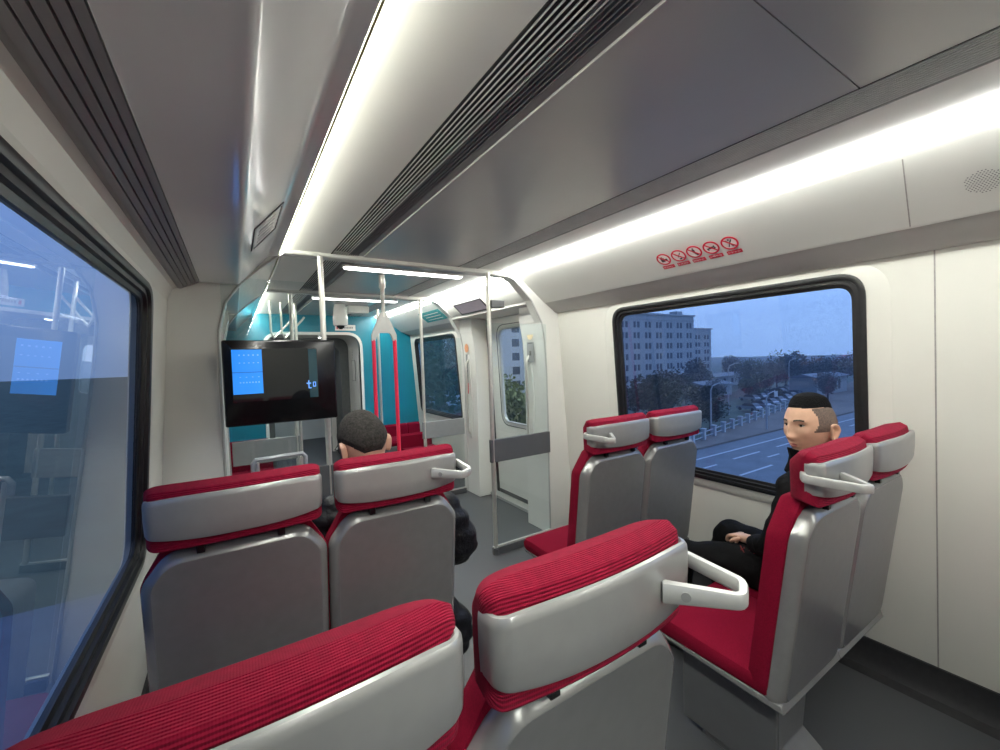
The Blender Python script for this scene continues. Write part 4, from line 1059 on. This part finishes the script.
def hmask(lon, lat):
    a = abs((lon+PI) % (2*PI)-PI); l = math.degrees(lat); d = math.degrees(a)
    lim = 42 if d < 45 else 42-(d-45)*.9 if d < 85 else (6 if d < 100 else 6-(d-100)*.6)
    lim = max(lim, -26)
    return (l-lim)/10
mb = MB(); surf_patch(mb, HM, hmask, 120, 70, 0, 2*PI, -.6, PI/2-.01, .007); mb.build('hair', M['greyhair'], t)
gl = empty('glasses', HM@Vector((0, .10, .012)), label='thin black-framed glasses worn by the man looking down', cat='glasses'); gl.location = O+(HM@Vector((0, .10, .012)))
G0 = Vector(HM@Vector((0, .10, .012)))
for s in (-1, 1):
    mb = MB(); mb.tube([HM@Vector((s*(.033+.024*math.cos(a)), .104-.004*abs(math.cos(a)), .010+.018*math.sin(a)))-G0 for a in [2*PI*k/20 for k in range(20)]], .0016, 6, cyc=True); mb.build('rim', M['black'], gl)
    mb = MB(); mb.tube([HM@Vector((s*.057, .102, .014))-G0, HM@Vector((s*.074, .085, .014))-G0, HM@Vector((s*.083, .02, .014))-G0, HM@Vector((s*.084, -.012, .014))-G0, HM@Vector((s*.083, -.028, -.005))-G0], .0018, 6); mb.build('temple', M['black'], gl)
    mb = MB(); mb.add([HM@Vector((s*(.033+.024*math.cos(a)), .104, .010+.018*math.sin(a)))-G0 for a in [2*PI*k/20 for k in range(20)]], [tuple(range(20))]); mb.build('lens', M['glass'], gl)
ph = empty('phone', (.48, 2.13, .76), label='black phone held low by the man in the puffer coat', cat='phone')
bx('phone_body', M['black'], ph, -.037, .037, -.004, .004, -.075, .075, .003); ph.rotation_euler = (math.radians(-35), 0, 0)
bx('phone_screen', M['screen'], ph, -.034, .034, -.0048, -.0042, -.071, .071)

# ------------------------------------------------------------------ outside
GZ = H-11.5
rnd = random.Random(11)
mb = MB(); mb.box(-500, 900, -500, 900, GZ-1, GZ); o = struct('ground', mb, M['grass'])
o.name = 'ground'
mb = MB(); mb.box(6, 700, 8.5, 29, GZ+.01, GZ+.04); o = mb.build('road', M['asphalt']); tag(o, kind='structure')
mb = MB(); mb.box(-300, -6, 8.5, 29, GZ+.01, GZ+.04); o = mb.build('road', M['asphalt']); tag(o, kind='structure')
def lane(x0, x1, y, w=.2):
    return (x0, x1, y, w)
for i, (x0, x1, y) in enumerate([(34, 190, 26.4), (36, 41, 24.0), (44.5, 50, 24.2), (54, 60, 24.2), (64, 70, 24.2), (76, 84, 24.2), (30, 35, 20.6), (39, 45, 20.6), (49, 56, 20.6), (60, 67, 20.6), (20, 120, 17.3), (48, 50.5, 22.4), (52.5, 55, 22.4)]):
    o = bx('lane_marking', M['paint'], None, x0, x1, y-.12, y+.12, GZ+.041, GZ+.06); tag(o, kind='structure')
mb = MB(); slab(mb, lambda x, y, d: (x, y, GZ+d), [(30, 29), (200, 29), (200, 60), (49, 31.5)], [], .02, .25); o = mb.build('earth_bank', M['earth']); tag(o, kind='structure')
# white pillar fence beside the road
for k in range(16):
    x = 44+k*3.4; y = 30.2+k*.62
    t = empty('fence_pillar', (x, y, GZ+.25), .18, label='white pillar of the low fence beside the road', cat='fence pillar', group='white fence pillars by the road')
    bx('shaft', M['concrete'], t, -.26, .26, -.26, .26, -.24, 1.30, .03); bx('cap', M['concrete'], t, -.33, .33, -.33, .33, 1.301, 1.45, .04)
    bx('rail', M['pole'], t, .33, 3.1, -.05, .05, .9, 1.0); bx('rail', M['pole'], t, .33, 3.1, -.05, .05, .3, .4)
# buildings
def building(x0, x1, y0, y1, h, cols, rows, label, m, top=1.5, name='building', pair=True, floor0=2.2):
    t = empty(name, ((x0+x1)/2, y0, GZ), label=label, cat='building'); w = (x1-x0)/2; d = y1-y0
    holes = []; cw = 2*w/cols; rh = (h-top-floor0)/rows
    mb = MB(); mb.box(-w, w, .3, d, 0.01, h)
    fn = lambda u, v, dd: (u, dd, v)
    for c in range(cols):
        for r in range(rows):
            xx = -w+cw*(c+.5); zz = floor0+rh*(r+.22)
            if pair: holes += [[(xx-cw*.27, zz), (xx-cw*.05, zz), (xx-cw*.05, zz+rh*.55), (xx-cw*.27, zz+rh*.55)], [(xx+cw*.05, zz), (xx+cw*.27, zz), (xx+cw*.27, zz+rh*.55), (xx+cw*.05, zz+rh*.55)]]
            else: holes += [[(xx-cw*.2, zz), (xx+cw*.2, zz), (xx+cw*.2, zz+rh*.55), (xx-cw*.2, zz+rh*.55)]]
    slab(mb, fn, [(-w, 0.01), (w, 0.01), (w, h), (-w, h)], holes, 0, .29); mb.build('wall', m, t)
    bx('cornice', m, t, -w-.4, w+.4, -.5, d, h, h+.5)
    bx('ledge', m, t, -w-.15, w+.15, -.2, -.01, h-top-.1, h-top+.2)
    first = None
    for hl in holes:
        x_, z_ = hl[0]; x2, z2 = hl[2]
        if first is None:
            mb = MB(); mb.box(-(x2-x_)/2, (x2-x_)/2, .20, .26, 0, z2-z_); mb.box(-.05, .05, .14, .20, 0, z2-z_); mb.box(-(x2-x_)/2, (x2-x_)/2, .14, .20, (z2-z_)*.6, (z2-z_)*.6+.08)
            first = mb.build('window', M['pane'], t); o = first
        else: o = first.copy(); COL.objects.link(o); o.parent = t
        o.location = ((x_+x2)/2, 0, z_)
    return t
t = building(94, 138, 88.6, 108, 24.2, 8, 6, 'pale grey office block with rows of paired windows, at the left of the wide window', M['facade'])
bx('roof_parapet', M['facade'], t, 14, 17, 1, 4, 24.7, 26); bx('roof_house', M['facade'], t, -20, -6, 4, 9, 24.7, 27)
bx('canopy', M['concrete'], t, 4, 18, -6, -.6, 4.2, 5.2)
building(138.6, 156, 93, 110, 20.2, 3, 6, 'lower pale wing joined to the right end of the office block', M['facade'])
building(44, 76, 96, 110, 27, 5, 6, 'near-white building seen through the door glass', M['facade2'], pair=False)
building(150, 200, 150, 170, 7, 10, 2, 'long low grey building in front of the far trees', M['facade'], pair=False, floor0=.8)
building(-70, -30, 66, 80, 16, 8, 4, 'dim building outside the dark left window', M['facade'])
# low sheds behind the fence
for i, (x0, x1, y0, y1, h, lab) in enumerate([(98, 110, 60, 67, 3.2, 'low shed with pale roof behind the white fence'), (118, 136, 44, 50, 4.5, 'flat-roofed pavilion beyond the fence, behind the seated man'), (128, 150, 76, 83, 3.6, 'long low roof among the trees beyond the road')]):
    t = empty('shed', ((x0+x1)/2, y0, GZ), label=lab, cat='shed'); w = (x1-x0)/2
    bx('wall', M['facade'], t, -w, w, .0, y1-y0, .26, h); 
    mb = MB(); mb.loft([[(x, -.6, h), (x, (y1-y0)/2, h+.9), (x, y1-y0+.6, h), (x, (y1-y0)/2, h+.02)] for x in (-w-.5, w+.5)], smooth=False); mb.build('roof', M['roof'], t)
    for k in range(4): bx('window', M['pane'], t, -w+2+k*(2*w-4)/4, -w+3.2+k*(2*w-4)/4, -.05, -.005, 1.2, h-.8)
# street lamps
for i, (x, y, h, lab) in enumerate([(74, 41, 9.2, 'tall single-arm street lamp beyond the fence'), (56, 33.5, 7.0, 'thin street lamp just behind the white fence'), (118, 50, 9.0, 'street lamp near the low sheds'), (64, 30.0, 5.5, 'short pale sign post by the kerb')]):
    t = empty('street_lamp', (x, y, GZ+.2), label=lab, cat='street lamp' if i < 3 else 'sign post')
    mb = MB(); mb.tube([(0, 0, 0.06), (0, 0, h-1), (.3, -.1, h-.4), (1.6, -.4, h)], [.13, .09, .08, .06], 8); mb.build('post', M['pole'], t)
    if i < 3:
        mb = MB(); mb.box(1.5, 2.4, -.6, -.25, h-.06, h+.08); mb.build('lamp_head', M['pole'], t)
    else: bx('plate', M['concrete'], t, 1.2, 2.2, -.5, -.42, h-.9, h-.1)
# trees
def tree_proto(seed, h, r, m, n=1500, trunk=.35, leafs=.42):
    rr = random.Random(seed); t = empty('tree', (0, 0, 0))
    mb = MB(); mb.tube([(0, 0, .0), (.05, 0, h*.3), (-.1, .1, h*.6), (0, .1, h*.8)], [r*.07, r*.05, r*.035, r*.01], 8)
    for k in range(5):
        a = k*1.3+rr.random(); z = h*(.3+.08*k); mb.tube([(0, 0, z), (math.cos(a)*r*.5, math.sin(a)*r*.5, z+h*.2)], [r*.03, r*.01], 5)
    mb.build('trunk', M['bark'], t)
    blobs = [(rr.uniform(-.55, .55)*r, rr.uniform(-.55, .55)*r, h*(trunk+.2)+rr.uniform(-.2, .95)*h*(1-trunk)*.55, r*rr.uniform(.35, .6)) for _ in range(12)]
    mb = MB()
    for k in range(n):
        bx_, by_, bz_, br = blobs[k % 12]; d = Vector((rr.gauss(0, 1), rr.gauss(0, 1), rr.gauss(0, 1))).normalized()*br*rr.uniform(.6, 1.05)
        c = Vector((bx_, by_, bz_))+d; u = Vector((rr.gauss(0, 1), rr.gauss(0, 1), rr.gauss(0, 1))).normalized(); v = u.orthogonal().normalized(); s_ = leafs*rr.uniform(.5, 1.2)
        mb.add([c-u*s_, c+v*s_*.5, c+u*s_, c-v*s_*.5], [(0, 1, 2, 3)])
    me = bpy.data.meshes.new('crown'); me.from_pydata(mb.v, [], mb.f); me.materials.append(m); o = bpy.data.objects.new('crown', me); COL.objects.link(o); o.parent = t
    return t
protos = [tree_proto(1, 7.5, 4.0, M['leaf'], 2600), tree_proto(2, 9, 5, M['leaf2'], 2600), tree_proto(3, 9.6, 4.2, M['leaf3'], 3600, .15, .35), tree_proto(4, 11, 6.5, M['leaf'], 3000)]
pu = set()
def tree(k, x, y, sc, label, group=None):
    p = protos[k]
    o = copy_tree(p) if k in pu else p; pu.add(k)
    o.location = (x, y, GZ+.01); o.scale = (sc,)*3; o.rotation_euler = (0, 0, rnd.uniform(0, 6)); tag(o, label, 'tree', group)
tree(2, 27.2, 40, 1.02, 'yellow-green bushy tree seen through the door glass')
near = [(0, 54, 42, 1.1, 'dark leafy tree behind the nearer train seats, left end of the wide window'), (0, 62, 46, .95, 'rounded dark tree right of the leftmost one, below the office block'), (1, 72, 52, .8, 'loose brownish tree in front of the canopy of the office block'),
        (0, 70, 43, .75, 'small dark tree beside the tall street lamp'), (0, 97, 66, .8, 'dark tree below the lower wing of the office block'), (1, 114, 72, .9, 'brownish tree right of the lower wing'), (0, 60, 36, .6, 'small round tree just behind the fence at its left end')]
for k, x, y, sc, lab in near: tree(k, x, y, sc, lab)
for x in range(0, 13):
    d = (150 if x % 2 else 178)+rnd.uniform(-3, 3); a = math.radians(61.5+x*1.75); tree((1, 3)[x % 2], d*math.sin(a), d*math.cos(a), rnd.uniform(.72, .98), 'hazy tree in the dark line of trees at the horizon', 'trees along the horizon')
for k_, (x_, y_, q_) in enumerate(((84, 56, .62), (92, 54, .5), (101, 50.5, .7), (110, 39, .62), (120, 57, .7), (134, 60, .75), (100, 45, .42), (146, 50, .8))): tree((0, 1)[k_ % 2], x_, y_, q_, 'dull round tree near the parked cars and sheds', 'trees around the car park')
for x in range(0, 0):
    d = (104 if x % 2 else 116)+rnd.uniform(-1, 1); a = math.radians(64+x*2.1); tree((0, 1)[x % 2], d*math.sin(a), d*math.cos(a), rnd.uniform(.6, .72), 'dull tree in the middle distance behind the car park', 'trees behind the car park')
for x, y in ((-40, 30), (-30, 42), (-52, 50), (-46, 12), (-60, 28), (-38, 58)): tree(3 if x < -42 else 0, x, y, rnd.uniform(.8, 1.1), 'dark tree outside the left window', 'trees outside the left window')
for x, y, sc in ((19, 46, 1.25), (33.5, 76, 1.5)): tree(3, x, y, sc, 'dark tree added outside to dim the far tinted window beyond the doorway', 'trees added to dim the far window')  # trees added to darken what shows through the far bay window
# thin mist over the town
hz = bpy.data.materials.new('mist'); hz.use_nodes = True; nt = hz.node_tree; nt.nodes.clear()
vo = nt.nodes.new('ShaderNodeVolumePrincipled'); vo.inputs['Density'].default_value = .0015; vo.inputs['Color'].default_value = (.85, .9, 1, 1); ou = nt.nodes.new('ShaderNodeOutputMaterial')
nt.links.new(vo.outputs[0], ou.inputs['Volume'])
mb = MB(); mb.box(14, 520, -240, 420, GZ-.5, 50); o = mb.build('mist', hz); tag(o, 'thin grey-blue mist lying over the town outside', 'mist', kind='stuff')
# parked cars
def car():
    t = empty('parked_car', (0, 0, 0)); 
    sec = lambda w, pts: [(x, w, z) for x, z in pts]
    low = fillet([(-2.1, .35), (2.1, .35), (2.15, .75), (1.2, .92), (-1.9, .95), (-2.15, .7)], .12, 3); top = fillet([(1.15, .90), (.45, 1.42), (-1.2, 1.45), (-1.85, .92)], .12, 3)
    mb = MB(); mb.loft([sec(-.85, low), sec(.85, low)]); mb.build('body', M['carpaint'], t)
    mb = MB(); mb.loft([sec(-.75, top), sec(.75, top)]); mb.build('cabin', M['pane'], t)
    for sx in (-1.3, 1.3):
        for sy in (-.8, .8):
            mb = MB(); mb.tube([(sx, sy-.1, .33), (sx, sy+.1, .33)], .32, 14); mb.build('wheel', M['rubber'], t)
    return t
c0 = car()
for i in range(14):
    o = c0 if i == 0 else copy_tree(c0); q = i % 7; r_ = i//7
    o.location = (82+q*5.4+r_*16, 41.5+q*1.0+r_*8, GZ+.26); o.rotation_euler = (0, 0, 1.4+rnd.uniform(-.05, .05)); tag(o, 'pale parked car in the car park behind the white fence', 'car', 'cars parked behind the fence')
